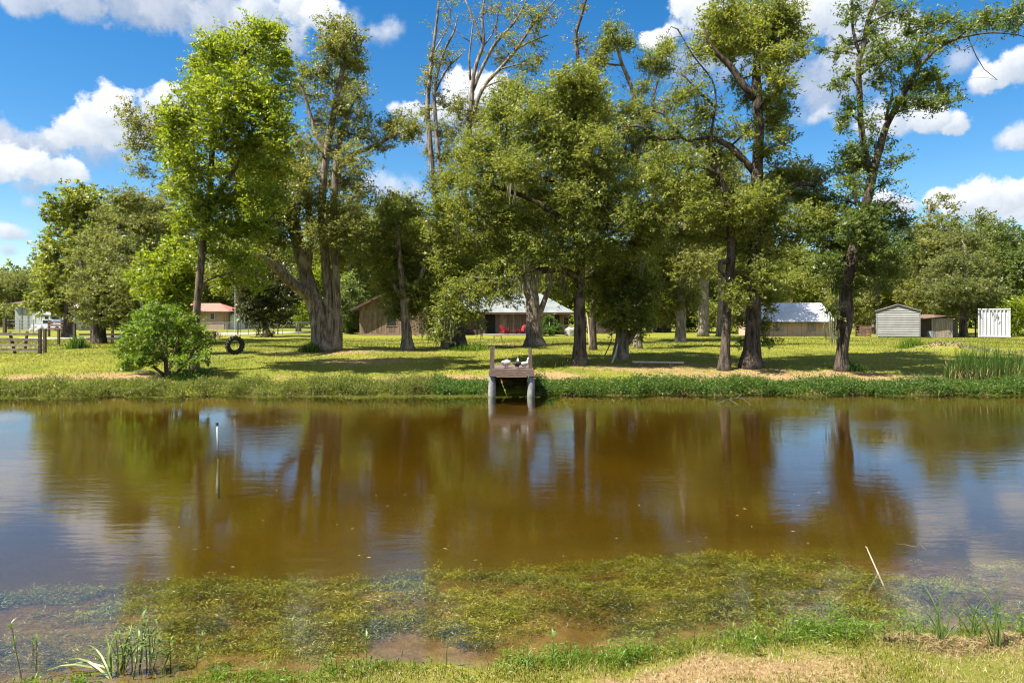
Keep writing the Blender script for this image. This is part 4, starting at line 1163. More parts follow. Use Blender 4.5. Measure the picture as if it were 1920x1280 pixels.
# ---- behind the house and across the back
back = [
    ("spreading_tree", "yellowish leafy tree between the oak's trunk and the house, tallest there", 88, (655, 622, 6), [(650, 400, 40, 30), (620, 430, 44, 34), (670, 440, 44, 34), (640, 480, 50, 36), (690, 490, 40, 34), (600, 490, 40, 34), (650, 540, 50, 34), (700, 545, 40, 34), (610, 550, 40, 34), (640, 590, 46, 26), (690, 590, 30, 24)], "leaf_mid", 61),
    ("spreading_tree", "bright yellow green tree behind the magnolia and the wire fence", 92, (560, 620, 5), [(560, 480, 40, 30), (520, 500, 36, 30), (585, 520, 36, 32), (545, 540, 44, 32), (590, 570, 36, 28), (500, 470, 36, 30), (560, 585, 36, 22)], "leaf_yellow", 62),
    ("spreading_tree", "olive tree rising behind the plank gable", 98, (755, 618, 6), [(745, 385, 36, 26), (720, 420, 40, 30), (775, 420, 40, 32), (745, 455, 50, 34), (700, 470, 36, 30), (795, 470, 40, 34), (750, 505, 50, 30), (830, 500, 40, 34), (800, 540, 44, 26)], "leaf_olive", 63),
    ("spreading_tree", "dark tree behind the pale metal house roof", 99, (960, 618, 7), [(960, 440, 50, 40), (910, 470, 50, 36), (1010, 480, 50, 40), (960, 510, 60, 36), (1050, 520, 44, 40), (900, 530, 50, 30), (1010, 545, 50, 26), (1070, 560, 40, 34), (1100, 520, 40, 40)], "leaf_mid", 64),
    ("spreading_tree", "sunlit tree behind the dark board fence", 90, (1125, 620, 5), [(1130, 480, 44, 36), (1090, 510, 36, 34), (1165, 520, 44, 36), (1125, 550, 50, 34), (1190, 560, 40, 34), (1105, 590, 34, 20), (1160, 595, 40, 18), (1215, 520, 40, 40), (1230, 580, 36, 26)], "leaf_yellow", 65),
    ("spreading_tree", "pale green tree behind the tan garage roof", 96, (1485, 620, 5), [(1490, 480, 30, 20), (1460, 505, 36, 26), (1515, 500, 36, 26), (1485, 530, 46, 28), (1545, 530, 34, 28), (1440, 545, 30, 26), (1520, 555, 40, 22), (1470, 565, 40, 18)], "leaf_mid", 66),
    ("spreading_tree", "dark green tree between the tan garage and the grey shed", 80, (1640, 622, 6), [(1640, 480, 40, 34), (1610, 510, 40, 34), (1670, 520, 40, 34), (1640, 555, 46, 30), (1600, 570, 36, 30), (1690, 560, 30, 30), (1620, 600, 40, 20), (1570, 555, 26, 30)], "leaf_olive", 67),
    ("feathery_tree", "feathery olive tree above the lean-to between shed and container", 66, (1806, 634, 7), [(1800, 490, 36, 26), (1770, 510, 36, 24), (1835, 505, 34, 26), (1800, 540, 46, 26), (1755, 545, 30, 22), (1845, 545, 34, 24), (1790, 570, 44, 18), (1835, 580, 30, 16, .8), (1765, 580, 24, 12, .7), (1810, 450, 30, 26)], "leaf_grey", 68),
    ("feathery_tree", "tall feathery tree with thin tops against the white cloud at the right", 78, (1740, 624, 7), [(1770, 375, 12, 18, .5), (1745, 390, 12, 20, .5), (1790, 390, 10, 14, .4), (1750, 425, 28, 22, .9), (1790, 430, 26, 22, .9), (1725, 440, 26, 24), (1765, 460, 46, 26), (1720, 485, 34, 28), (1810, 465, 34, 24), (1755, 505, 46, 30), (1700, 520, 30, 30), (1730, 550, 44, 30), (1780, 550, 40, 30), (1740, 590, 40, 22), (1840, 420, 20, 18, .8), (1845, 450, 30, 24)], "leaf_olive", 69),
    ("dark_tree", "dense dark tree above the white container at the right edge", 76, (1870, 624, 7), [(1870, 440, 34, 26), (1905, 460, 34, 28), (1860, 480, 40, 30), (1900, 505, 40, 32), (1865, 530, 44, 32), (1910, 550, 34, 30), (1880, 570, 44, 24), (1845, 580, 30, 20), (1940, 500, 40, 40), (1835, 405, 12, 16, .4)], "leaf_deep", 70),
    ("hazy_tree", "grey green tree at the left edge behind the pipe gate", 124, (20, 616, 4), [(8, 530, 24, 22), (35, 535, 26, 22), (-15, 540, 26, 26), (15, 560, 34, 24), (50, 555, 22, 20), (5, 590, 34, 20), (40, 585, 26, 14), (70, 550, 20, 18)], "leaf_grey", 76),
    ("yellow_bush", "bright yellow green bush behind the white container", 70, (1908, 628, 2), [(1905, 575, 22, 16), (1915, 600, 24, 20), (1900, 618, 18, 12), (1935, 590, 24, 24)], "leaf_yellow", 71),
    ("spreading_tree", "grey green tree behind the leaning and the tall dark trunks", 84, (1400, 622, 6), [(1400, 430, 46, 36), (1370, 480, 44, 36), (1430, 490, 40, 34), (1395, 530, 50, 34), (1350, 540, 36, 36), (1440, 550, 34, 34), (1390, 585, 46, 28), (1340, 590, 34, 28), (1430, 600, 30, 20)], "leaf_mid", 72),
    ("spreading_tree", "dark tree behind the small red-brown hut", 90, (1240, 620, 6), [(1250, 440, 46, 36), (1290, 480, 46, 36), (1230, 500, 40, 36), (1270, 540, 50, 34), (1310, 560, 40, 34), (1250, 580, 36, 24), (1300, 600, 40, 20)], "leaf_mid", 73),
    ("dark_tree", "dim tree behind the brick cottage and the small white shed", 135, (420, 616, 4), [(400, 520, 40, 30), (440, 530, 40, 30), (420, 560, 44, 26), (370, 540, 36, 30), (470, 560, 36, 28), (450, 590, 36, 18), (350, 560, 34, 30)], "leaf_deep", 74),
    ("dark_tree", "shadowy shrubby tree at the left corner of the house", 79, (655, 622, 5), [(655, 540, 24, 26), (640, 570, 22, 24), (668, 575, 18, 26), (650, 600, 22, 20), (668, 612, 12, 12)], "leaf_deep", 75),
]
for nm, lab, d, tr_, lb, lf, seed in back:
    px, py, r = tr_
    top = min(l[1] for l in lb)
    s_ = .22 if d > 70 else .17
    tree(nm, lab, d, [[(px, py, r), (px, py * .6 + top * .4, r * .8), (px + 4, py * .3 + top * .7, r * .5), (px + 2, top + 8, r * .2)]], lb, leaf=lf, bark="bark_grey", size=(s_ * 1.25, s_ * .62), lai=.95, seed=seed, spread=2.2, cl=.3, cat="bush" if "bush" in nm else "tree", flare=1.2)

# ---- distant woods that read as one mass
rng = np.random.default_rng(77)
n = 130000
x = rng.uniform(-125, 150, n)
y = 136 + rng.random(n) * 30 + 10 * np.sin(x * .05)
top = np.interp(x, [-125, -92, -80, -60, -40, 0, 30, 55, 75, 95, 150], [9.0, 9.5, 8.5, 9, 12, 14, 13, 14.5, 13, 13, 12]) * 1.12 + 1.6 * np.sin(x * .35 + 2 * np.sin(x * .11)) + 1.1 * np.sin(x * .9 + y * .2) + .8 * np.sin(x * 1.7)
cell = np.sin(x * .8 + 2 * np.sin(y * .3)) * np.sin(y * .55 + x * .2)
hgt = 1.0 + top * (1 - (rng.random(n) ** 1.7) * .97) + cell * .8
tone = np.clip(.5 + .2 * cell + .2 * np.sin(x * .23) + rng.normal(0, .15, n), 0, 1)
g = leaf_mesh("woods", np.stack([x, y, hgt], 1), rng.uniform(.6, 1.2, n), rng.uniform(.4, .7, n), unit(n, rng, .7), unit(n, rng), tone, M["leaf_woods"], tri=True)
tag(g, "distant green woods closing the yard behind the houses", "woods", None, "stuff")

print("TRIS", TRI["n"])
# ------------------------------------------------------------------ materials of the built things
M["plank"] = plain("weathered_plank", (.11, .07, .048), (.23, .16, .115), 3.0, (4, 4, .5), rough=.85, bmp=.5, vary=.28)
M["trim"] = plain("dark_timber_trim", (.055, .03, .025), (.10, .055, .045), 3.0, (1, 1, 1), rough=.8)
M["roof_metal"] = plain("pale_metal_roof", (.12, .135, .13), (.20, .215, .205), .8, (1, 1, 1), rough=.42, spec=.5, metal=.0, bmp=.1)
M["roof_white"] = plain("white_metal_roof", (.36, .365, .38), (.48, .485, .50), .5, rough=.45, spec=.5, bmp=.1)
M["tan_sheet"] = plain("tan_sheet_metal", (.40, .265, .185), (.50, .34, .245), .7, rough=.7, bmp=.1)
M["vinyl_grey"] = plain("grey_vinyl", (.165, .165, .16), (.215, .215, .205), 1.2, rough=.6, bmp=.1, vary=.05)
M["vinyl_dark"] = plain("dark_grey_trim", (.12, .12, .12), (.18, .18, .175), 2.0, rough=.6)
M["container_white"] = plain("white_container_paint", (.33, .335, .37), (.42, .425, .455), 1.1, (1, 1, .4), rough=.55, bmp=.15)
M["red_roof"] = plain("red_metal_roof", (.31, .11, .085), (.39, .155, .12), .6, rough=.55, bmp=.1)
M["white_paint"] = plain("white_paint", (.36, .37, .365), (.46, .47, .46), 1.5, rough=.6)
M["pale_green"] = plain("pale_green_siding", (.46, .58, .52), (.54, .66, .60), 1.5, rough=.6)
M["grey_siding"] = plain("grey_siding", (.20, .22, .21), (.28, .30, .29), 1.5, rough=.7)
M["brown_roof"] = plain("brown_shingle_roof", (.10, .06, .05), (.17, .11, .09), 3, rough=.9)
M["fence_wood"] = plain("grey_fence_wood", (.10, .078, .062), (.22, .18, .145), 5.0, (1, 1, 1), rough=.9, bmp=.6, vary=.2)
M["fence_dark"] = plain("dark_fence_wood", (.045, .033, .027), (.095, .07, .055), 5.0, rough=.9, bmp=.5, vary=.2)
M["galv"] = plain("galvanised_steel", (.17, .18, .19), (.26, .27, .28), 3.0, rough=.4, metal=.6, bmp=0)
M["rubber"] = plain("black_rubber", (.010, .010, .010), (.024, .023, .022), 9.0, rough=.75, bmp=.4)
M["rope"] = plain("pale_rope", (.42, .40, .36), (.56, .54, .49), 40.0, rough=.9)
M["dock_wood"] = plain("dock_timber", (.095, .064, .052), (.18, .13, .108), 6.0, (1, 3, 3), rough=.85, bmp=.5, vary=.14)
M["post_wood"] = plain("dock_post_timber", (.075, .052, .04), (.155, .115, .09), 7.0, (3, 3, .5), rough=.9, bmp=.6)
M["concrete"] = plain("pale_concrete", (.10, .105, .10), (.25, .255, .245), 5.0, (1, 1, .6), rough=.9, bmp=.5)
M["glass_dark"] = plain("dark_window_glass", (.012, .014, .016), (.02, .024, .028), 1.0, rough=.12, spec=.25, bmp=0)
M["dark_opening"] = plain("unlit_doorway", (.012, .010, .009), (.02, .016, .014), 2.0, rough=.9)
M["red_paint"] = plain("red_paint", (.16, .011, .012), (.23, .02, .019), 4.0, rough=.5)
M["stone"] = plain("pale_stone", (.22, .20, .17), (.36, .34, .29), 5.0, rough=.95, bmp=.8)
M["earth"] = plain("bare_earth", (.16, .10, .06), (.30, .21, .13), 3.0, rough=.95, bmp=.8)
M["crate_wood"] = plain("red_brown_wood", (.10, .055, .04), (.19, .115, .085), 5.0, rough=.85, vary=.15)
M["shack_board"] = plain("grey_board", (.17, .14, .115), (.30, .26, .22), 3.0, (3, 3, .6), rough=.9, vary=.15)
M["pvc"] = plain("pale_plastic_pipe", (.27, .285, .285), (.37, .38, .375), 6.0, rough=.5)
M["dark_metal"] = plain("dark_metal", (.03, .03, .035), (.06, .06, .065), 5.0, rough=.5)
M["car_paint"] = plain("pale_blue_car_paint", (.42, .47, .56), (.50, .55, .63), 1.0, rough=.25, spec=.6, bmp=0)
M["dead_wood"] = plain("bleached_dead_wood", (.36, .29, .20), (.58, .50, .38), 9.0, rough=.85, bmp=.4)
M["twig"] = plain("grey_twig", (.07, .06, .05), (.16, .14, .115), 9.0, rough=.9)
M["duck_white"] = plain("white_feathers", (.62, .60, .56), (.80, .78, .74), 30.0, rough=.8, bmp=.3)
M["duck_black"] = plain("black_feathers", (.012, .013, .012), (.04, .042, .036), 30.0, rough=.55, bmp=.3)
M["duck_grey"] = plain("mottled_grey_feathers", (.20, .19, .18), (.48, .46, .43), 45.0, rough=.8, bmp=.3)
M["duck_bill"] = plain("horn_bill", (.30, .14, .07), (.42, .20, .10), 30.0, rough=.5)
M["thatch"] = M["dry_grass"]

# brick for the cottage
m, h, out = new_mat("brown_brick")
t = h.n("ShaderNodeTexCoord")
sx = h.n("ShaderNodeSeparateXYZ")
h.put(sx.inputs[0], t.outputs["Object"])
cx = h.n("ShaderNodeCombineXYZ")
h.put(cx.inputs[0], h.m("ADD", sx.outputs[0], sx.outputs[1]))
h.put(cx.inputs[1], sx.outputs[2])
bt = h.n("ShaderNodeTexBrick")
h.put(bt.inputs["Vector"], cx.outputs[0])
h.put(bt.inputs["Color1"], (.26, .14, .085))
h.put(bt.inputs["Color2"], (.36, .24, .16))
h.put(bt.inputs["Mortar"], (.34, .30, .25))
h.put(bt.inputs["Scale"], 4.0)
p = principled(h, bt.outputs[0], .9, .2)
m.node_tree.links.new(p.outputs[0], out.inputs[0])
M["brick"] = m


def part(root, name, mat, mb, smooth=False, label=None):
    o = mb.build(name, mat, root, smooth)
    if label:
        o["label"] = label
    return o


def box_part(root, name, mat, c, size, rz=0.0):
    return part(root, name, mat, MB().box(c, size, rz))


def boards(root, name, mat, x0, x1, y, zfun0, zfun1, wd, gap=.012, th=.03):
    """upright boards side by side on a wall plane y, each a part"""
    n = max(1, int(round((x1 - x0) / wd)))
    w_ = (x1 - x0) / n
    for i in range(n):
        a, b = x0 + i * w_ + gap, x0 + (i + 1) * w_ - gap
        pr = R.uniform(0, .015)
        za0, zb0, za1, zb1 = zfun0(a), zfun0(b), zfun1(a), zfun1(b)
        if min(za1, zb1) - max(za0, zb0) < .05:
            continue
        mb = MB()
        yf, yb = y - th - pr, y
        mb.add([(a, yf, za0), (b, yf, zb0), (b, yb, zb0), (a, yb, za0), (a, yf, za1), (b, yf, zb1), (b, yb, zb1), (a, yb, za1)],
               [(0, 3, 2, 1), (4, 5, 6, 7), (0, 1, 5, 4), (1, 2, 6, 5), (2, 3, 7, 6), (3, 0, 4, 7)])
        part(root, name, mat, mb)


def ribbed_sheet(mb, a, b, c, d, n, depth=.03):
    """metal sheet abcd (a-b eave, d-c ridge) with n raised ribs running from eave to ridge"""
    a, b, c, d = (np.array(q, float) for q in (a, b, c, d))
    nv = np.cross(b - a, d - a)
    nv /= np.linalg.norm(nv)
    mb.add([a, b, c, d, a - nv * .04, b - nv * .04, c - nv * .04, d - nv * .04], [(0, 1, 2, 3), (7, 6, 5, 4), (0, 4, 5, 1), (1, 5, 6, 2), (2, 6, 7, 3), (3, 7, 4, 0)])
    for i in range(1, n):
        t = i / n
        p_, q_ = a + (b - a) * t, d + (c - d) * t
        s_ = (b - a) / np.linalg.norm(b - a) * .02
        mb.add([p_ - s_ + nv * .003, p_ + s_ + nv * .003, q_ + s_ + nv * .003, q_ - s_ + nv * .003, p_ + nv * depth, q_ + nv * depth], [(0, 4, 5, 3), (4, 1, 2, 5), (0, 1, 4), (3, 5, 2)])


def window(root, cx_, y, cz, w_, hh, frame=.06, mat_frame=None):
    mf = mat_frame or M["white_paint"]
    pane = MB().box((cx_, y - .03, cz), (w_, .02, hh))
    fr = MB()
    fr.box((cx_, y - .045, cz + hh / 2 + frame / 2), (w_ + 2 * frame, .05, frame)).box((cx_, y - .045, cz - hh / 2 - frame / 2), (w_ + 2 * frame + .06, .07, frame))
    for s_ in (-1, 1):
        fr.box((cx_ + s_ * (w_ / 2 + frame / 2), y - .045, cz), (frame, .05, hh))
    fr.box((cx_, y - .043, cz), (w_, .02, .03))
    win = part(root, "window", M["glass_dark"], pane)
    f_ = fr.build("frame", mf, win)
    return win


# ------------------------------------------------------------------ the plank house
hz_ = 1.0
house = thing("plank_house", "weathered plank house with a pale metal roof behind the oaks", "house", (-6, 76, hz_))
gx0, gx1, gy_ = -16.2, -6.4, 72.5
gxm, eav, pk = (gx0 + gx1) / 2, 3.75, 6.55
slope = (pk - eav) / (gxm - gx0 + .8)
gable_top = lambda x: pk - .18 - abs(x - gxm) * slope
part(house, "wall", M["trim"], MB().prism([(gx0, hz_ - .3), (gx1, hz_ - .3), (gx1, gable_top(gx1)), (gxm, gable_top(gxm)), (gx0, gable_top(gx0))], "y", gy_, 84), label="plank wall of the gable wing")
lower = lambda x: hz_ + .18
wx0, wx1, wz0, wz1 = -13.25, -12.3, 2.0, 3.2
mid_z = 3.62
under = lambda x: mid_z - .05
boards(house, "board", M["plank"], gx0, wx0 - .08, gy_, lower, under, .27)
boards(house, "board", M["plank"], wx0 - .08, wx1 + .08, gy_, lower, lambda x: wz0 - .1, .27)
boards(house, "board", M["plank"], wx0 - .08, wx1 + .08, gy_, lambda x: wz1 + .1, under, .27)
boards(house, "board", M["plank"], wx1 + .08, gx1, gy_, lower, under, .27)
boards(house, "board", M["plank"], gx0 + .05, gx1 - .05, gy_, lambda x: mid_z + .05, lambda x: max(mid_z + .06, gable_top(x) - .02), .27)
box_part(house, "band_board", M["plank"], ((gx0 + gx1) / 2, gy_ - .04, mid_z), (gx1 - gx0, .06, .1))
box_part(house, "sill_beam", M["plank"], ((gx0 + gx1) / 2, gy_ - .05, hz_ + .07), (gx1 - gx0 + .1, .1, .2))
window(house, (wx0 + wx1) / 2, gy_, (wz0 + wz1) / 2, wx1 - wx0, wz1 - wz0, .07, M["plank"])
rf = MB()
ov = gy_ - .7
ribbed_sheet(rf, (gx0 - .8, 85, eav), (gx0 - .8, ov, eav), (gxm, ov, pk), (gxm, 85, pk), 26)
ribbed_sheet(rf, (gx1 + .8, ov, eav), (gx1 + .8, 85, eav), (gxm, 85, pk), (gxm, ov, pk), 26)
part(house, "roof", M["roof_metal"], rf)
for s_, xe in ((-1, gx0 - .8), (1, gx1 + .8)):
    part(house, "barge_board", M["trim"], MB().bar((xe, ov - .03, eav - .13), (gxm - .0 * s_, ov - .03, pk - .13), .05, .24))
# long wing
ex0, ex1, wy0, wy1, ez, rz_ = -6.4, 6.3, 76.0, 84.6, 3.45, 5.75
part(house, "wall", M["trim"], MB().box(((ex0 + ex1) / 2, (wy0 + wy1) / 2, (hz_ - .3 + ez) / 2 + .02), (ex1 - ex0, wy1 - wy0, ez - hz_ + .3)), label="plank wall of the long wing")
dx0, dx1 = 4.72, 5.3
door0, open0, open1 = None, -2.95, -1.85
for a, b in ((ex0 + .05, open0), (open1, 1.9), (2.35, dx0 - .1), (dx1 + .1, 5.75), (6.25, ex1)):
    boards(house, "board", M["plank"], a, b, wy0, lower, lambda x: ez - .16, .27)
boards(house, "board", M["plank"], 5.75, 6.25, wy0, lower, lambda x: 2.05, .25)
boards(house, "board", M["plank"], 5.75, 6.25, wy0, lambda x: 2.95, lambda x: ez - .16, .25)
window(house, 6.0, wy0, 2.5, .5, .75, .07, M["plank"])
window(house, 2.12, wy0, 2.6, .4, .8, .05, M["plank"])
box_part(house, "door", M["dark_opening"], ((dx0 + dx1) / 2, wy0 - .02, 2.1), (dx1 - dx0, .05, 2.1))
fr_ = MB()
for xx in (dx0 - .05, dx1 + .05):
    fr_.box((xx, wy0 - .04, 2.12), (.09, .09, 2.14))
fr_.box(((dx0 + dx1) / 2, wy0 - .045, 3.22), (dx1 - dx0 + .2, .08, .09))
part(house, "door_frame", M["plank"], fr_)
box_part(house, "doorway", M["dark_opening"], ((open0 + open1) / 2, wy0 - .015, 2.1), (open1 - open0, .03, 2.2))
rf = MB()
ridge_r = 3.3
ribbed_sheet(rf, (-10.5, wy0 - 1.0, ez), (ex1 + .6, wy0 - 1.0, ez), (ridge_r, 80.3, rz_), (-10.5, 80.3, rz_), 34)
ribbed_sheet(rf, (ex1 + .6, 85.6, ez), (-10.5, 85.6, ez), (-10.5, 80.3, rz_), (ridge_r, 80.3, rz_), 34)
ribbed_sheet(rf, (ex1 + .6, wy0 - 1.0, ez), (ex1 + .6, 85.6, ez), (ridge_r, 80.3, rz_), (ridge_r, 80.3, rz_), 2)
part(house, "roof", M["roof_metal"], rf)
box_part(house, "eave_board", M["trim"], ((ex0 + .2 + ex1 + .55) / 2, wy0 - .96, ez - .12), (ex1 - ex0 + .35, .05, .14))
for i in range(11):
    box_part(house, "rafter_end", M["trim"], (ex0 + 1.1 + i * 1.2, wy0 - .52, ez - .16), (.09, .82, .12))
box_part(house, "porch_slab", M["concrete"], (-.2, 73.6, hz_ + .02), (6.2, 3.0, .16))
box_part(house, "wood_stack_bench", M["trim"], (-4.2, 75.4, 1.3), (2.4, .5, .5))


# red armchairs before the house
def armchair(x, y, rz, label):
    root = thing("garden_chair", label, "chair", (x, y, hz_ + .11), "red slatted garden chairs on the slab", rz)
    L = lambda mb, nm: mb.build(nm, M["red_paint"], root, local=True)
    for i in range(5):
        a = -.23 + i * .115
        L(MB().bar((a, .16, .30), (a * 1.15, .52, 1.02 - abs(i - 2) * .05), .10, .02), "back_slat")
    for i in range(5):
        L(MB().box((0, -.33 + i * .115, .40 - i * .028), (.52, .10, .022)), "seat_slat")
    for s_ in (-1, 1):
        L(MB().box((s_ * .34, -.10, .60), (.13, .70, .025)), "armrest")
        L(MB().box((s_ * .30, -.36, .29), (.05, .10, .59)), "leg")
        L(MB().bar((s_ * .27, -.34, .36), (s_ * .27, .55, .04), .03, .11), "leg")
        L(MB().bar((s_ * .32, .22, .3), (s_ * .32, .24, .59), .05, .05), "arm_post")
    return root


armchair(.95, 73.2, -.9, "red slatted armchair turned sideways beside the mossy trunk")
armchair(-.85, 73.6, .7, "red slatted armchair half hidden by leaves, further from the mossy trunk")
tb = thing("side_table", "low red side table between the two red armchairs", "table", (.1, 73.0, hz_ + .1))
tb_top = MB().box((.1, 73.0, 1.5), (.5, .5, .03))
part(tb, "tabletop", M["red_paint"], tb_top)
for a in (-1, 1):
    for b in (-1, 1):
        box_part(tb, "leg", M["red_paint"], (.1 + a * .2, 73.0 + b * .2, 1.29), (.05, .05, .38))

st = thing("wooden_stool", "small brown wooden stool on the grass between dock and house", "stool", G(933, 50))
b_ = G(933, 50)
box_part(st, "seat", M["crate_wood"], b_ + [0, 0, .42], (.62, .32, .05))
for a in (-1, 1):
    box_part(st, "leg", M["crate_wood"], b_ + [a * .26, 0, .19], (.07, .28, .41))

bl = thing("stone_block", "pale rough stone block on the grass right of the house door", "stone", G(1071, 69))
b_ = G(1071, 69)
rock = MB()
rng_ = random.Random(4)
rings = []
for k, (zz, rr_) in enumerate(((-.1, .62), (.25, .68), (.6, .62), (.8, .5), (.86, .25))):
    rings.append([(b_[0] + (rr_ + rng_.uniform(-.08, .08)) * math.cos(a * .6283), b_[1] + (rr_ * .8 + rng_.uniform(-.08, .08)) * math.sin(a * .6283), b_[2] + zz + rng_.uniform(-.05, .05)) for a in range(10)])
vv = [p for r_ in rings for p in r_]
ff = [(k * 10 + j, k * 10 + (j + 1) % 10, k * 10 + 10 + (j + 1) % 10, k * 10 + 10 + j) for k in range(4) for j in range(10)] + [tuple(range(40, 50))]
rock.add(vv, ff)
part(bl, "body", M["stone"], rock)
tree("garden_bush", "small pale green bush before the house wall, left of the stone block", 68.0, [[(1031, 632, 1.2), (1031, 618, 1), (1030, 604, .6)]],
     [(1030, 600, 12, 10), (1022, 612, 12, 10), (1040, 612, 12, 10), (1031, 622, 15, 8)], leaf="leaf_bank", size=(.22, .1), seed=91, cat="bush", spread=.4, flare=1, cl=.2)

# dark board fence behind, small hut
fb = thing("board_fence", "dark board fence between the central oak and the holly", "fence", G(1135, 80))
for i in range(20):
    x0 = (1102 - 960) / F * 80 + i * .23
    box_part(fb, "board", M["fence_dark"], (x0, 80, 1.0 + .75), (.215, .03, 1.5 + R.uniform(-.03, .03)))
for zz in (1.3, 2.2):
    box_part(fb, "rail", M["fence_dark"], ((1102 - 960) / F * 80 + 2.2, 80.06, zz), (4.7, .07, .09))
ht = thing("garden_hut", "small red brown roofed hut far back between the trunks", "hut", G(1240, 92))
hx, hy = (1242 - 960) / F * 92, 92
part(ht, "wall", M["shack_board"], MB().box((hx, hy + 1.2, 1.95), (2.4, 2.4, 2.0)))
rf = MB()
ribbed_sheet(rf, (hx - 1.7, hy - .4, 2.75), (hx + 1.7, hy - .4, 2.75), (hx + 1.5, hy + 1.2, 3.5), (hx - 1.5, hy + 1.2, 3.5), 9)
ribbed_sheet(rf, (hx + 1.7, hy + 2.8, 2.75), (hx - 1.7, hy + 2.8, 2.75), (hx - 1.5, hy + 1.2, 3.5), (hx + 1.5, hy + 1.2, 3.5), 9)
part(ht, "roof", M["brown_roof"], rf)
box_part(ht, "doorway", M["dark_opening"], (hx - .3, hy - .02, 1.8), (1.0, .05, 1.6))

# ------------------------------------------------------------------ tan garage with the white roof
ga = thing("metal_garage", "long tan metal garage with a white roof at the right", "garage", G(1500, 66))
x0, x1, y0 = (1430 - 960) / F * 66, (1562 - 960) / F * 66, 66.0
zg, ze, zr = .7, 2.45, 4.35
part(ga, "wall", M["tan_sheet"], MB().box(((x0 + x1) / 2, y0 + 3.5, (zg + ze) / 2), (x1 - x0, 7.0, ze - zg)))
for i in range(int((x1 - x0) / .45)):
    box_part(ga, "wall_rib", M["tan_sheet"], (x0 + .2 + i * .45, y0 - .02, (zg + ze) / 2 - .03), (.09, .04, ze - zg - .06))
for xx in ((1462 - 960) / F * 66, (1522 - 960) / F * 66):
    box_part(ga, "wall_panel", M["shack_board"], (xx, y0 - .06, 1.95), (.75, .03, .8))
rf = MB()
ribbed_sheet(rf, (x0 - .3, y0 - .5, ze), (x1 + .4, y0 - .5, ze), (x1 + .4, y0 + 3.5, zr), (x0 - .3, y0 + 3.5, zr), 22)
ribbed_sheet(rf, (x1 + .4, y0 + 7.5, ze), (x0 - .3, y0 + 7.5, ze), (x0 - .3, y0 + 3.5, zr), (x1 + .4, y0 + 3.5, zr), 22)
part(ga, "roof", M["roof_white"], rf)
part(ga, "gable", M["tan_sheet"], MB().prism([(y0 + .05, ze - .01), (y0 + 6.95, ze - .01), (y0 + 3.5, zr - .1)], "x", x1 - .08, x1))
box_part(ga, "eave_board", M["trim"], ((x0 + x1) / 2 + .05, y0 - .47, ze - .07), (x1 - x0 + .7, .04, .09))

cr = thing("slatted_crate", "red brown slatted crate between the garage and the grey shed", "crate", G(1618, 62))
b_ = G(1618, 62)
for i in range(4):
    box_part(cr, "slat", M["crate_wood"], b_ + [0, -.5, .16 + i * .24], (1.0, .03, .21))
    box_part(cr, "slat", M["crate_wood"], b_ + [0, .5, .16 + i * .24], (1.0, .03, .21))
for a in (-1, 1):
    for b in (-1, 1):
        box_part(cr, "corner_post", M["crate_wood"], b_ + [a * .46, b * .44, .5], (.08, .08, 1.02))
box_part(cr, "lid", M["crate_wood"], b_ + [0, 0, 1.03], (1.06, 1.06, .04))

# ------------------------------------------------------------------ grey lap-sided shed
d = 60.0
sh = thing("garden_shed", "grey lap sided garden shed on pale blocks left of the lean-to", "shed", G(1684, d))
b_ = G(1684, d)
xl, xr = (1643 - 960) / F * d, (1724 - 960) / F * d
z0, zE, zP = b_[2] + .18, CAMZ + 18 / F * d, CAMZ + 28.5 / F * d
xm = (xl + xr) / 2
part(sh, "wall", M["vinyl_grey"], MB().prism([(xl, z0), (xr, z0), (xr, zE), (xm, zP - .06), (xl, zE)], "y", d, d + 4.8))
n = 14
top_at = lambda x: zE + (zP - zE) * (1 - abs(x - xm) / (xm - xl))
for i in range(n):
    za = z0 + (zE - z0) / 11 * i
    zb = min(za + (zE - z0) / 11, zP - .08)
    if zb - za < .05:
        break
    w_ = (xr - xl) if zb <= zE + .01 else (xr - xl) * (zP - .02 - zb) / (zP - zE) * .97
    if w_ < .3:
        break
    part(sh, "siding_board", M["vinyl_grey"], MB().add([(xm - w_ / 2 + .06, d - .055, za), (xm + w_ / 2 - .06, d - .055, za), (xm + w_ / 2 - .06, d - .008, zb), (xm - w_ / 2 + .06, d - .008, zb), (xm - w_ / 2 + .06, d - .003, za), (xm + w_ / 2 - .06, d - .003, za)],
                                                          [(0, 1, 2, 3), (1, 0, 4, 5), (0, 3, 4), (1, 5, 2)]))
for xx in (xl, xr):
    box_part(sh, "corner_trim", M["vinyl_dark"], (xx, d - .03, (z0 + zE) / 2), (.10, .09, zE - z0))
rf = MB()
ribbed_sheet(rf, (xl - .15, d + 5, zE - .04), (xl - .15, d - .18, zE - .04), (xm, d - .18, zP + .06), (xm, d + 5, zP + .06), 8)
ribbed_sheet(rf, (xr + .15, d - .18, zE - .04), (xr + .15, d + 5, zE - .04), (xm, d + 5, zP + .06), (xm, d - .18, zP + .06), 8)
part(sh, "roof", M["vinyl_dark"], rf)
for a in (-1.25, -.4, .45, 1.2):
    box_part(sh, "foundation_block", M["concrete"], (xm + a, d + .2, b_[2] + .08), (.75, .4, .2))
box_part(sh, "base_beam", M["vinyl_dark"], (xm, d - .02, z0 + .03), (xr - xl + .1, .06, .1))

sh.rotation_euler.z, sh.scale = -math.atan2(sh.location.x, sh.location.y), (.875, .875, 1)

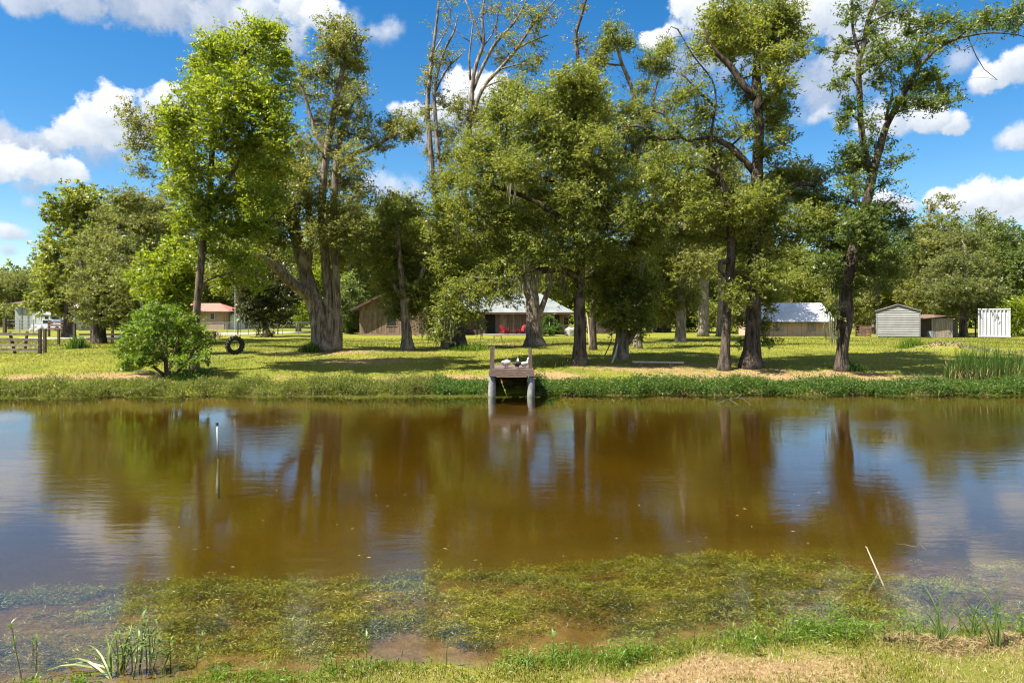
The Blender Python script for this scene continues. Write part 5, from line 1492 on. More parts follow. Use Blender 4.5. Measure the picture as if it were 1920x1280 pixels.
# lean-to behind shed and container
d = 63.0
lt = thing("open_lean_to", "open lean-to with a tin roof and a grey board wall between shed and container", "shelter", G(1790, d))
zb = float(G(1790, d)[2])
xl, xm, xr = (1722 - 960) / F * d, (1748 - 960) / F * d, (1836 - 960) / F * d
xw0, xw1 = (1746 - 960) / F * d, (1786 - 960) / F * d
rf = MB()
ribbed_sheet(rf, (xl, d - .4, zb + 1.75), (xm + 1.0, d - .4, zb + 2.0), (xm + 1.0, d + 3, zb + 2.15), (xl, d + 3, zb + 1.9), 5)
ribbed_sheet(rf, (xm + 1.0, d - .45, zb + 2.03), (xr, d - .45, zb + 1.72), (xr, d + 3, zb + 1.9), (xm + 1.0, d + 3, zb + 2.18), 8)
part(lt, "roof", M["brown_roof"], rf)
boards(lt, "board", M["shack_board"], xw0, xw1, d, lambda x: zb, lambda x: zb + 1.8, .2)
box_part(lt, "back_wall", M["shack_board"], ((xl + xr) / 2, d + 2.8, zb + .85), (xr - xl - .3, .06, 1.7))
for xx in (xl + .3, xw0 + .1, xw1 - .1, xr - .25):
    box_part(lt, "post", M["fence_dark"], (xx, d + .12, zb + .9), (.1, .1, 1.8))
bn = thing("blue_bin", "small dim blue grey bin under the lean-to roof", "bin", G(1744, 62.5))
b_ = G(1744, 62.5)
part(bn, "body", M["grey_siding"], MB().tube([b_, b_ + [0, 0, .5]], [.3, .34], 10))
part(bn, "lid", M["vinyl_dark"], MB().tube([b_ + [0, 0, .5], b_ + [0, 0, .56]], [.36, .33], 10))

# ------------------------------------------------------------------ white corrugated container
d = 60.0
ct = thing("shipping_container", "white corrugated shipping container standing on the grass at the right edge", "container", G(1864, d))
b_ = G(1864, d)
xl, xr = (1834 - 960) / F * d, (1894 - 960) / F * d
z0, z1 = b_[2] + .1, CAMZ + 21.5 / F * d
w_ = xr - xl
cor = MB()
nr = 8
pw = (w_ - .2) / nr
prof = []
for i in range(nr):
    a = xl + .1 + i * pw
    prof += [(a, d + .12), (a + pw * .40, d + .12), (a + pw * .52, d), (a + pw * .88, d)]
prof.append((xr - .1, d + .12))
vs_, fs = [], []
for (xx, yy) in prof:
    vs_ += [(xx, yy, z0 + .12), (xx, yy, z1 - .1)]
for i in range(len(prof) - 1):
    fs.append((2 * i, 2 * i + 2, 2 * i + 3, 2 * i + 1))
cor.add(vs_, fs)
part(ct, "corrugated_panel", M["container_white"], cor)
part(ct, "body", M["container_white"], MB().box(((xl + xr) / 2, d + 1.35, (z0 + z1) / 2), (w_ - .06, 2.4, z1 - z0 - .1)))
for xx in (xl + .05, xr - .05):
    box_part(ct, "corner_post", M["container_white"], (xx, d + .02, (z0 + z1) / 2), (.12, .16, z1 - z0 - .16))
    for zz in (z0 + .05, z1 - .04):
        box_part(ct, "corner_casting", M["container_white"], (xx, d + .0, zz), (.16, .2, .13))
for zz, nm in ((z0 + .06, "bottom_rail"), (z1 - .05, "top_rail")):
    box_part(ct, nm, M["container_white"], ((xl + xr) / 2, d + .03, zz), (w_ - .26, .12, .12))
part(ct, "vent", M["vinyl_grey"], MB().box(((1869 - 960) / F * d, d - .02, CAMZ + 8 / F * d), (.2, .06, .24)))

ct.rotation_euler.z, ct.scale = -math.atan2(ct.location.x, ct.location.y) + .05, (.82, .82, 1)

# ------------------------------------------------------------------ brick cottage, white shed, left houses
d = 118.0
bc = thing("brick_cottage", "brown brick cottage with a red metal roof behind the round shrub", "house", G(390, d))
zb = float(G(390, d)[2])
xl, xr = (322 - 960) / F * d, (424 - 960) / F * d
ze, zr = CAMZ + 16.5 / F * d, CAMZ + 32.5 / F * d
part(bc, "wall", M["brick"], MB().box(((xl + xr) / 2, d + 3.5, (zb - .2 + ze) / 2), (xr - xl, 7, ze - zb + .2)))
rf = MB()
ribbed_sheet(rf, (xl - .5, d - .6, ze), (xr + .8, d - .6, ze), (xr - 2.6, d + 3.5, zr), (xl - .5, d + 3.5, zr), 20)
ribbed_sheet(rf, (xr + .8, d + 7.6, ze), (xl - .5, d + 7.6, ze), (xl - .5, d + 3.5, zr), (xr - 2.6, d + 3.5, zr), 20)
ribbed_sheet(rf, (xr + .8, d - .6, ze), (xr + .8, d + 7.6, ze), (xr - 2.6, d + 3.5, zr), (xr - 2.6, d + 3.5, zr), 2)
part(bc, "roof", M["red_roof"], rf)
box_part(bc, "eave_board", M["trim"], ((xl + xr) / 2 + .1, d - .57, ze - .14), (xr - xl + 1.1, .05, .2))
window(bc, (398.5 - 960) / F * d, d, CAMZ + 7 / F * d, .68, .95, .1)
part(bc, "downpipe", M["shack_board"], MB().tube([(xr - .35, d - .06, zb), (xr - .35, d - .06, ze - .1)], .06, 6))
ws = thing("garden_shed", "small pale green shed with a white roof beside the brick cottage", "shed", G(435, d))
xl, xr = (425 - 960) / F * d, (443.5 - 960) / F * d
z2 = CAMZ + 8.5 / F * d
part(ws, "wall", M["pale_green"], MB().box(((xl + xr) / 2, d + 2.6, (zb + z2) / 2), (xr - xl, 2.4, z2 - zb)))
for i in range(6):
    box_part(ws, "wall_rib", M["pale_green"], (xl + .12 + i * (xr - xl - .24) / 5, d + 1.38, (zb + z2) / 2 - .03), (.05, .04, z2 - zb - .08))
rf = MB()
xm = (xl + xr) / 2
ribbed_sheet(rf, (xl - .3, d + 1.1, z2), (xr + .4, d + 1.1, z2), (xm - .1, d + 2.6, z2 + .85), (xm - .4, d + 2.6, z2 + .85), 4)
ribbed_sheet(rf, (xr + .4, d + 1.1, z2), (xr + .4, d + 4.1, z2), (xm - .1, d + 2.6, z2 + .85), (xm - .1, d + 2.6, z2 + .85), 2)
ribbed_sheet(rf, (xr + .4, d + 4.1, z2), (xl - .3, d + 4.1, z2), (xm - .4, d + 2.6, z2 + .85), (xm - .1, d + 2.6, z2 + .85), 4)
part(ws, "roof", M["roof_white"], rf)

d = 112.0
wh = thing("white_house", "white farmhouse with a porch half hidden by the dark broadleaf tree", "house", G(95, d))
zb = float(G(95, d)[2])
xl, xr = (61 - 960) / F * d, (140 - 960) / F * d
ze, zr = CAMZ + 20 / F * d, CAMZ + 42 / F * d
part(wh, "wall", M["white_paint"], MB().box(((xl + xr) / 2, d + 4, (zb + ze) / 2), (xr - xl, 8, ze - zb)))
rf = MB()
ribbed_sheet(rf, (xl - .4, d - .4, ze), (xr + .4, d - .4, ze), (xr + .4, d + 4, zr), (xl - .4, d + 4, zr), 14)
ribbed_sheet(rf, (xr + .4, d + 8.4, ze), (xl - .4, d + 8.4, ze), (xl - .4, d + 4, zr), (xr + .4, d + 4, zr), 14)
part(wh, "roof", plain("cream_roof", (.50, .42, .34), (.60, .52, .44), 1.0, rough=.8), rf)
part(wh, "porch_roof", M["roof_white"], MB().prism([((84 - 960) / F * d, zb + 2.4), ((113 - 960) / F * d, zb + 2.4), ((98 - 960) / F * d, zb + 3.3)], "y", d - 2.6, d - .03))
for px in (85, 95.5, 112):
    box_part(wh, "porch_post", M["white_paint"], ((px - 960) / F * d, d - 2.4, zb + 1.2), (.22, .22, 2.38))
window(wh, (90 - 960) / F * d, d, zb + 1.5, 1.0, 1.3, .12)
box_part(wh, "door", M["glass_dark"], ((104 - 960) / F * d, d - .03, zb + 1.05), (1.0, .05, 2.1))
gb = thing("grey_barn", "plain grey building with a brown roof at the far left", "barn", G(42, 116))
d = 116.0
xl, xr = (28 - 960) / F * d, (62 - 960) / F * d
ze, zr = CAMZ + 31 / F * d, CAMZ + 41 / F * d
part(gb, "wall", M["grey_siding"], MB().box(((xl + xr) / 2, d + 3, (zb + ze) / 2), (xr - xl, 6, ze - zb)))
for px in (41, 53):
    box_part(gb, "corner_trim", M["vinyl_dark"], ((px - 960) / F * d, d - .03, (zb + ze) / 2 - .1), (.2, .05, ze - zb - .2))
rf = MB()
ribbed_sheet(rf, (xl - .5, d - .6, ze), (xr + .5, d - .6, ze), (xr - 1.0, d + 3, zr), (xl + 1.2, d + 3, zr), 8)
ribbed_sheet(rf, (xr + .5, d + 6.6, ze), (xl - .5, d + 6.6, ze), (xl + 1.2, d + 3, zr), (xr - 1.0, d + 3, zr), 8)
ribbed_sheet(rf, (xl - .5, d + 6.6, ze), (xl - .5, d - .6, ze), (xl + 1.2, d + 3, zr), (xl + 1.2, d + 3, zr), 2)
part(gb, "roof", M["brown_roof"], rf)

# parked vehicle before the white house
d = 100.0
b_ = G(88, d)
pv = thing("parked_pickup", "pale blue pickup parked in front of the white house", "pickup", b_)
bx, bz = b_[0], b_[2]
prof = [(-2.3, .45), (2.4, .45), (2.45, .95), (1.2, 1.08), (.75, 1.72), (-.75, 1.76), (-.85, 1.12), (-2.35, 1.12)]
part(pv, "body", M["car_paint"], MB().prism([(bx + p_[0], bz + p_[1]) for p_ in prof], "y", d, d + 1.8))
part(pv, "side_window", M["glass_dark"], MB().prism([(bx - .6, bz + 1.15), (bx + .95, bz + 1.12), (bx + .65, bz + 1.62), (bx - .6, bz + 1.66)], "y", d - .02, d + 1.82))
for a in (-1.45, 1.5):
    for yy in (d - .03, d + 1.6):
        w2 = part(pv, "wheel", M["rubber"], MB().tube([(bx + a, yy, bz + .37), (bx + a, yy + .24, bz + .37)], .37, 14))
        MB().tube([(bx + a, yy - .02, bz + .37), (bx + a, yy + .26, bz + .37)], .2, 10).build("rim", M["galv"], w2)
box_part(pv, "headlight", M["white_paint"], (bx + 2.42, d + .25, bz + .82), (.06, .3, .16))
box_part(pv, "bumper", M["galv"], (bx + 2.46, d + .9, bz + .55), (.1, 1.7, .16))
tr2 = thing("pale_boulder", "pale heap of rock left of the parked pickup", "rock", G(70, 98))
b_ = G(70, 98)
mb = MB()
for k, (ox, s_) in enumerate(((-.6, .55), (.4, .75), (1.2, .5))):
    mb.tube([b_ + [ox, 0, -.1], b_ + [ox + .05, 0, s_ * .6], b_ + [ox, 0, s_ * 1.1]], [s_, s_ * .85, s_ * .3], 9, .18, rnd=random.Random(k))
part(tr2, "body", M["stone"], mb)

# ------------------------------------------------------------------ fences, gates
def post(root, px, ptop, pbot, d, w_=.11, mat="fence_dark", lean=0.0, name="post"):
    g_ = G(px, d)
    top = CAMZ - (ptop - 600) / F * d
    part(root, name, M[mat], MB().bar((g_[0], d, g_[2] - .1), (g_[0] + lean, d, top), w_, w_))


d = 34.0
rfence = thing("rail_fence", "low weathered four rail fence at the left edge of the yard", "fence", G(40, d))
for py in (626.5, 636.5, 647, 655.5):
    z = CAMZ - (py - 600) / F * d
    part(rfence, "rail", M["fence_wood"], MB().bar(((-40 - 960) / F * d, d - .06, z + .02), ((74 - 960) / F * d, d - .06, z), .035, .13))
post(rfence, 75, 617, 660, d, .12)
part(rfence, "brace", M["fence_dark"], MB().bar((*G(27, d)[:2] + [0, .05], G(27, d)[2]), ((17 - 960) / F * d, d + .05, CAMZ - 22.5 / F * d), .1))
part(rfence, "brace", M["fence_dark"], MB().bar((*G(46, d)[:2] + [0, .06], G(46, d)[2] + .25), ((49.5 - 960) / F * d, d + .06, CAMZ - 21.5 / F * d), .09))
for px, pt, d_, lab in ((84, 617, 34.6, "upright fence post standing free just right of the rail fence end"), (110, 618, 44, "short lone fence post between rail fence and lane"), (139.5, 608, 39, "tall fence post before the oak at the left")):
    r_ = thing("fence_post", lab, "post", G(px, d_), "single posts beside the rail fence")
    post(r_, px, pt, 0, d_, .12, name="shaft")
    g_ = G(px, d_)
    part(r_, "cap", M["fence_dark"], MB().box((g_[0], d_, CAMZ - (pt - 600) / F * d_ + .012), (.13, .13, .03)))

d = 66.0
f2 = thing("board_fence", "brown board fence stub on posts beyond the lane at the left", "fence", G(115, d))
for py in (603.5, 609.5, 616):
    z = CAMZ - (py - 600) / F * d
    part(f2, "rail", M["crate_wood"], MB().bar(((91 - 960) / F * d, d, z), ((142 - 960) / F * d, d, z - .03), .04, .17))
for px in (92, 116, 140):
    post(f2, px, 601, 630, d + .08, .16)
d = 82.0
f3 = thing("pipe_gate", "grey pipe gate between posts at the far left", "gate", G(50, d))
for py in (600.5, 606.5, 614, 620):
    z = CAMZ - (py - 600) / F * d
    part(f3, "rail", M["galv"], MB().tube([((12 - 960) / F * d, d, z), ((92 - 960) / F * d, d, z)], .035, 6))
for px in (12, 37, 63, 91):
    post(f3, px, 599, 624, d, .08, "galv")
post(f3, 9, 596, 624, d - .3, .3)
f5 = thing("rail_fence", "dark three rail fence running behind the olive oak", "fence", G(240, 49))
d = 49.0
for py in (618, 627, 635):
    z = CAMZ - (py - 600) / F * d
    part(f5, "rail", M["fence_dark"], MB().bar(((148 - 960) / F * d, d, z), ((345 - 960) / F * d, d, z), .04, .13))
for px in (172, 211, 250, 290, 330):
    post(f5, px, 614, 640, d + .08, .13)
d = 46.0
gt = thing("farm_gate", "brown wooden gate behind the round shrub", "gate", G(394, d))
for py in (624, 632, 639, 645):
    z = CAMZ - (py - 600) / F * d
    part(gt, "rail", M["crate_wood"], MB().bar(((370 - 960) / F * d, d, z), ((403 - 960) / F * d, d, z), .04, .12))
post(gt, 403, 621, 647, d + .07, .13, "crate_wood")
post(gt, 371, 621, 647, d + .07, .13, "crate_wood")
part(gt, "brace", M["crate_wood"], MB().bar(((372 - 960) / F * d, d - .05, CAMZ - 24 / F * d), ((400 - 960) / F * d, d - .05, CAMZ - 45 / F * d), .04, .1))
d = 74.0
cf = thing("wire_fence", "grey wire mesh fence with dark posts along the lane behind the oak", "fence", G(490, d))
xa, xb = (378 - 960) / F * d, (600 - 960) / F * d
zt, zb = CAMZ - 4.5 / F * d, CAMZ - 27 / F * d
part(cf, "top_rail", M["galv"], MB().tube([(xa, d, zt), (xb, d, zt)], .03, 6))
mb = MB()
k = xa - 1.2
while k < xb:
    for s_ in (1, -1):
        a, b = (k, k + 1.3) if s_ > 0 else (k + 1.3, k)
        t0, t1 = max(0, (xa - min(a, b)) / 1.3), min(1, (xb - min(a, b)) / 1.3)
        if t1 > t0:
            if s_ > 0:
                mb.bar((k + 1.3 * t0, d, zb + (zt - zb) * t0), (k + 1.3 * t1, d, zb + (zt - zb) * t1), .012)
            else:
                mb.bar((k + 1.3 * t0, d + .01, zt - (zt - zb) * t0), (k + 1.3 * t1, d + .01, zt - (zt - zb) * t1), .012)
    k += .22
wm = part(cf, "wire_mesh", M["galv"], mb)
wm["kind"] = "stuff"
for px in (446, 484.5, 521, 587):
    post(cf, px, 604, 632, d - .05, .11)
for px in (407, 426, 466, 506, 530, 560):
    post(cf, px, 604, 632, d + .03, .05, "galv")

# ------------------------------------------------------------------ dock
yd = 23.05
dk = thing("small_dock", "small square timber dock on pale pilings at the far bank", "dock", (-.03, yd, 0))
xl, xr = (917 - 960) / F * yd, (1001 - 960) / F * yd
zt = CAMZ - 91.5 / F * yd
for i in range(12):
    y_ = yd + .02 + i * .178
    part(dk, "plank", M["dock_wood"], MB().box(((xl + xr) / 2 + .02 * R.uniform(-1, 1), y_ + .08, zt - .02 + R.uniform(-.004, .004)), (xr - xl - .16, .165, .04)))
box_part(dk, "fascia_board", M["dock_wood"], ((xl + xr) / 2, yd - .025, zt - .145), (xr - xl + .02, .05, .20))
for s_, xx in ((-1, xl + .03), (1, xr - .03)):
    box_part(dk, "side_board", M["dock_wood"], (xx, yd + 1.08, zt - .145), (.05, 2.13, .19))
for y_ in (yd + .5, yd + 1.0, yd + 1.55, yd + 2.08):
    box_part(dk, "joist", M["post_wood"], ((xl + xr) / 2, y_, zt - .13), (xr - xl - .16, .05, .17))
for s_, xx in ((-1, xl + .08), (1, xr - .08)):
    for k_ in range(3):
        box_part(dk, "skirt_board", M["post_wood"], (xx, yd + 1.17, zt - .345 - k_ * .2), (.04, 1.93, .197))
for k_ in range(3):
    box_part(dk, "back_board", M["post_wood"], ((xl + xr) / 2, yd + 2.17, zt - .34 - k_ * .21), (xr - xl - .2, .04, .195))
PZ = lambda py: CAMZ - (py - 600) / F * yd
part(dk, "post", M["post_wood"], MB().bar(((922.5 - 960) / F * yd, yd + .14, .55), ((922.5 - 960) / F * yd + .005, yd + .14, PZ(650)), .15, .15))
part(dk, "post", M["post_wood"], MB().bar(((995 - 960) / F * yd, yd + .14, .55), ((994.2 - 960) / F * yd, yd + .14, PZ(653)), .125, .125))
for px in (922, 995.5):
    cxp = (px - 960) / F * yd
    part(dk, "piling", M["concrete"], MB().tube([(cxp, yd + .13, -.75), (cxp, yd + .13, .1), (cxp + .01, yd + .13, .45), (cxp, yd + .13, zt - .25)], [.14, .13, .12, .105], 14, .04), True)
    part(dk, "piling", M["post_wood"], MB().tube([(cxp, yd + 1.95, -.1), (cxp, yd + 1.95, zt - .25)], [.1, .1], 10), True)


# ducks: one lofted body each, patches of feather colour by face
def duck(px, py, y_, heading, s_, mats, head_up, label, zone):
    z_ = zt
    x_ = (px - 960) / F * y_
    root = thing("duck", label, "duck", (x_, y_, z_), "ducks resting on the dock", heading)
    up = head_up
    spine = [(-.30, .17, .012), (-.25, .165, .03), (-.19, .155, .06), (-.10, .145, .088), (0, .14, .10), (.09, .15, .095), (.15, .175, .07), (.18 + .01, .21, .045)]
    if up > .5:
        spine += [(.195, .26, .034), (.205, .31, .03), (.22, .345, .036), (.245, .36, .038), (.275, .357, .028), (.295, .35, .016)]
    else:
        spine += [(.185, .235, .036), (.165, .262, .034), (.14, .27, .038), (.10, .268, .040), (.065, .26, .028), (.05, .255, .014)]
    mb = MB()
    mb.tube([(a, 0, b) for a, b, c in spine], [c for a, b, c in spine], 12)
    nseg = len(spine) - 1
    mb.mi = [zone(i // 12, i % 12, nseg) for i in range(nseg * 12)] + [zone(0, 0, nseg), zone(nseg - 1, 0, nseg)]
    body = mb.build("body", [M[q] for q in mats], root, True, local=True)
    for s2 in (-1, 1):
        wg = MB()
        wg.tube([(.10, s2 * .075, .17), (.03, s2 * .098, .165), (-.10, s2 * .085, .165), (-.24, s2 * .035, .17)], [.02, .045, .04, .008], 8)
        wg.build("wing", M[mats[1]], root, True, local=True)
        lg = MB().tube([(.02, s2 * .05, .10), (.02, s2 * .05, .006)], .008, 6)
        lg.build("leg", M["duck_bill"], root, False, local=True)
        MB().add([(.02, s2 * .05, .006), (.085, s2 * .05 - .03, .003), (.095, s2 * .05, .003), (.085, s2 * .05 + .03, .003), (.02, s2 * .05, .012)], [(0, 1, 2), (0, 2, 3), (4, 2, 1), (4, 3, 2)]).build("foot", M["duck_bill"], root, False, local=True)
    if up > .5:
        MB().tube([(.285, 0, .352), (.33, 0, .343), (.352, 0, .341)], [.018, .014, .008], 8).build("bill", M["duck_bill"], root, True, local=True)
    else:
        MB().tube([(.055, 0, .256), (.02, 0, .245), (0, 0, .24)], [.018, .014, .008], 8).build("bill", M["duck_bill"], root, True, local=True)
    root.scale = (s_ * .95, s_ * 1.1, s_ * 1.15)
    return root


duck(949, 0, yd + .55, math.radians(48), .98, ("duck_white", "duck_white", "duck_black"), 0, "white duck with a dark tucked head, leftmost of three on the dock", lambda i, j, n: 2 if i >= n - 5 else (0 if i > 1 else 0))
duck(969.5, 0, yd + .28, math.radians(80), .92, ("duck_black", "duck_black", "duck_white"), 1, "black duck with a white throat standing upright between two white ducks", lambda i, j, n: 2 if n - 6 <= i <= n - 5 else 0)
duck(983.5, 0, yd + .5, math.radians(42), .78, ("duck_white", "duck_grey", "duck_white"), 1, "small pale duck nearest the dock's right post", lambda i, j, n: 0)

# ------------------------------------------------------------------ tire swing
d = 31.0
tz = CAMZ - 647 / F * d + 600 / F * d
ts = thing("tire_swing", "black tractor tire hanging on a pale rope as a swing", "swing", (float((440.5 - 960) / F * d), d, tz))
ang = math.radians(46)
tm = MB()
NS, NR = 44, 10
vs_, fs = [], []
for i in range(NS):
    a = 2 * math.pi * i / NS
    for j in range(NR):
        b = 2 * math.pi * j / NR
        r_ = .315 + .092 * math.cos(b)
        t_ = .125 * math.sin(b)
        X, Z, T = r_ * math.cos(a), r_ * math.sin(a), t_
        vs_.append((X * math.cos(ang) - T * math.sin(ang), X * math.sin(ang) + T * math.cos(ang), Z))
for i in range(NS):
    for j in range(NR):
        fs.append((i * NR + j, i * NR + (j + 1) % NR, ((i + 1) % NS) * NR + (j + 1) % NR, ((i + 1) % NS) * NR + j))
tm.add(vs_, fs)
tm.build("tire", M["rubber"], ts, True, local=True)
for i in range(18):
    for s_ in (-1, 1):
        a = 2 * math.pi * (i + (.5 if s_ > 0 else 0)) / 18
        pts = []
        for t_, r_ in ((.01 * s_, .415), (.11 * s_, .405)):
            aa = a + (.10 if abs(t_) > .05 else 0)
            X, Z = r_ * math.cos(aa), r_ * math.sin(aa)
            pts.append((X * math.cos(ang) - t_ * math.sin(ang), X * math.sin(ang) + t_ * math.cos(ang), Z))
        MB().bar(pts[0], pts[1], .045, .05).build("tread_lug", M["rubber"], ts, local=True)
hook = W(440.5, 472, d)
tx, ty = float(ts.location[0]), d
MB().tube([(0, 0, .30), (0, 0, .46), (.01, 0, 1.5), (hook[0] - tx, 0, float(hook[2]) - tz)], .016, 6).build("rope", M["rope"], ts, local=True)
MB().tube([(.0, -.12, .42), (.0, -.06, .47), (0, .06, .47), (0, .12, .42)], .022, 6).build("rope_loop", M["rope"], ts, local=True)
vine = thing("hanging_strand", "dark cord hanging just right of the tire's pale rope", "cord", (float((445.5 - 960) / F * d), d + .3, float(gz((445 - 960) / F * d, d)) + .8))
p0 = np.array(vine.location)
MB().tube([p0, p0 + [.01, 0, 1.4], p0 + [-.02, 0, 4.0]], .012, 5).build("strand", M["fence_dark"], vine)

# ------------------------------------------------------------------ small things on the bank
b_ = G(1230, 28.6)
bk = thing("log_bench", "low plank bench on two short stumps near the far bank", "bench", b_)
zz = CAMZ - 78 / F * 28.6
part(bk, "seat", M["dead_wood"], MB().bar(((1186 - 960) / F * 28.6, 28.6, zz), ((1281 - 960) / F * 28.6, 28.6, zz - .03), .22, .05))
for px in (1201, 1258):
    g_ = G(px, 28.6)
    part(bk, "stump", M["bark_grey"], MB().tube([g_ - [0, 0, .1], (g_[0], g_[1], zz - .04)], [.13, .11], 9, .05))
for px0, py0, px1, py1, d, r_, mt, lab in ((1132, 664, 1148, 632, 33.0, .03, "fence_dark", "dark stick leaning out of the grass left of the holly tree"),
                                            (1146, 688, 1158, 645, 29.6, .045, "dead_wood", "pale stick leaning against the holly tree's foot"),
                                            (1106, 640, 1100, 585, 41.0, .05, "dead_wood", "thin pale pole standing behind the central oak's trunk")):
    a = G(px0, d) - [0, 0, .1]
    b2 = W(px1, py1, d + .15)
    r_2 = thing("leaning_stick", lab, "stick", G(px0, d))
    part(r_2, "shaft", M[mt], MB().tube([a, a * .5 + b2 * .5 + [.03, 0, 0], b2], [r_, r_ * .9, r_ * .6], 7))
    part(r_2, "side_twig", M[mt], MB().tube([a * .35 + b2 * .65, a * .25 + b2 * .75 + [.08, .02, .08]], [r_ * .5, r_ * .2], 5))

# pipe, sticks and twigs in the water
d = 12.95
x_ = (409.5 - 960) / F * d
pp = thing("standing_pipe", "thin pale pipe with a dark cap standing in the pond", "pipe", (x_, d, 0))
part(pp, "pipe", M["pvc"], MB().tube([(x_, d, -.02), (x_ - .025, d, CAMZ - 195 / F * d)], .017, 10), True)
part(pp, "muddy_foot", plain("pond_mud", (.10, .085, .03), (.14, .11, .04), 6.0, rough=1, spec=0), MB().tube([(x_ + .015, d, -.85), (x_, d, -.02)], .021, 10), True)
tipz = CAMZ - 195 / F * d
part(pp, "cap", M["dark_metal"], MB().tube([(x_ - .026, d, tipz - .03), (x_ - .027, d, tipz + .03)], .027, 10))
a = np.array([(1669 - 960) / F * 6.95, 6.95, -.25])
b2 = W(1625, 1026, 7.1)
sk_ = thing("dead_stick", "straight pale stick slanting out of the shallow water at the right", "stick", (a[0], a[1], 0))
part(sk_, "shaft", M["dead_wood"], MB().tube([a, a * .6 + b2 * .4, b2], [.009, .008, .006], 7))
part(sk_, "broken_tip", M["dead_wood"], MB().tube([b2, b2 + [-.012, 0, .012]], [.009, .003], 5))


def branch(lab, px, py, d, segs, r_, mat="twig"):
    o = W(px, py, d)
    o[2] = 0
    rt = thing("fallen_branch", lab, "branch", o)
    for i, sg in enumerate(segs):
        part(rt, "limb" if i == 0 else "twig", M[mat], MB().tube([o + np.array(q) for q in sg], [r_ * (1 - .3 * k) for k in range(len(sg))], 5))


branch("bare grey branches poking out of the water under the leaning tree", 1375, 757, 21.2, [[(-.6, 0, -.05), (-.2, .05, .12), (.25, 0, .2), (.55, .1, .12)], [(-.2, .05, .12), (-.4, 0, .28), (-.62, 0, .3)], [(.1, 0, .16), (.3, .1, .32)], [(.25, 0, .2), (.45, -.1, .02), (.6, -.2, -.05)], [(-.1, 0, .12), (.05, -.1, .02), (.2, -.2, -.06)]], .012)
branch("small forked grey twig rising from the water at the right", 1722, 1025, 7.83, [[(0, 0, -.06), (-.03, 0, .0), (.03, 0, .06), (.075, .02, .15)], [(-.03, 0, 0), (-.12, .05, .012), (-.2, .05, .015)], [(.02, 0, .03), (.06, -.05, -.02)]], .004, "twig")

# ------------------------------------------------------------------ heap of earth, grass clump, reeds
rng = np.random.default_rng(5)
n = 900
x = rng.normal(23.4, 1.5, n)
y = rng.normal(34.8, .5, n)
g = leaf_mesh("clods", np.stack([x, y, gz(x, y) + .02], 1), rng.uniform(.06, .16, n), rng.uniform(.05, .12, n), unit(n, rng, .6), unit(n, rng), rng.random(n), M["moss"])
tag(g, "dry clods strewn over the low heap of earth", "clods", None, "stuff")


def tuft(px, d, n, h, w_, mat, label, name="grass_tuft", seed=1, lean=(.1, .6), wd=.02):
    rng = np.random.default_rng(seed)
    b = G(px, d)
    rt = thing(name, label, "grass tuft", b)
    x = b[0] + rng.normal(0, w_, n)
    y = d + rng.normal(0, w_ * .7, n)
    H = h * rng.uniform(.45, 1, n) * np.exp(-((x - b[0]) / (w_ * 2.4)) ** 2)
    o = blades("blades", np.stack([x, y, gz(x, y) - .02], 1) - b, H, wd, rng.uniform(*lean, n), np.clip(rng.normal(.5, .22, n), 0, 1), mat, rng, 2, rt)
    o["kind"] = "stuff"
    return rt


tuft(1710, 38.5, 700, .95, .34, M["leaf_fresh"], "rounded clump of tall bright grass on the lawn before the grey shed", seed=61, wd=.03)
tuft(1595, 27.4, 500, .6, .30, M["leaf_bank"], "dark grass clump at the foot of the forked tree", seed=62, wd=.025)
tuft(1045, 29.2, 500, .5, .5, M["grass"], "long grass left of the central oak's foot", seed=63, wd=.025)
tuft(885, 37.0, 600, .55, .6, M["leaf_fresh"], "bright long grass at the foot of the dark mossy trunk", seed=64, wd=.03)
tuft(582, 35.2, 400, .7, .30, M["leaf_bank"], "low dark leafy clump at the left foot of the great oak", seed=65, wd=.05)
tuft(360, 25.4, 500, .5, .45, M["leaf_bank"], "dark grass under the bright tree beside the round shrub", seed=66, wd=.04)
tuft(145, 38.0, 300, 1.1, .25, M["leaf_bank"], "tall weedy clump beside the tall fence post", seed=67, wd=.05)
tuft(395, 60.0, 300, 1.0, .5, M["dry_grass"], "brownish weed clump by the lane under the brick cottage", seed=68, wd=.06)

rng = np.random.default_rng(15)
n = 750
px = rng.uniform(1768, 1935, n)
d = rng.uniform(24.9, 26.4, n)
x = (px - 960) / F * d
H = rng.uniform(.8, 1.6, n) * np.interp(px, [1768, 1790, 1820, 1900, 1935], [.55, .85, 1.0, .85, .8])
g = blades("reeds", np.stack([x, d, gz(x, d) - .05], 1), H, .028, np.abs(rng.normal(.08, .14, n)), np.clip(rng.normal(.4, .22, n), 0, 1), M["leaf_bank"], rng, 2)
tag(g, "tall upright reeds growing on the bank at the right edge", "reeds", None, "stuff")
n = 500
px = rng.uniform(1775, 1935, n)
d = rng.uniform(24.9, 26.4, n)
x = (px - 960) / F * d
g = blades("dry_reeds", np.stack([x, d, gz(x, d) - .05], 1), rng.uniform(.3, .95, n), .024, rng.uniform(.1, .8, n), np.clip(rng.normal(.5, .2, n), 0, 1), M["dry_grass"], rng, 2)
tag(g, "dry tan stalks among the reeds at the right", "reeds", None, "stuff")

# ------------------------------------------------------------------ plants at the near edge
LEAF_CACHE = {}


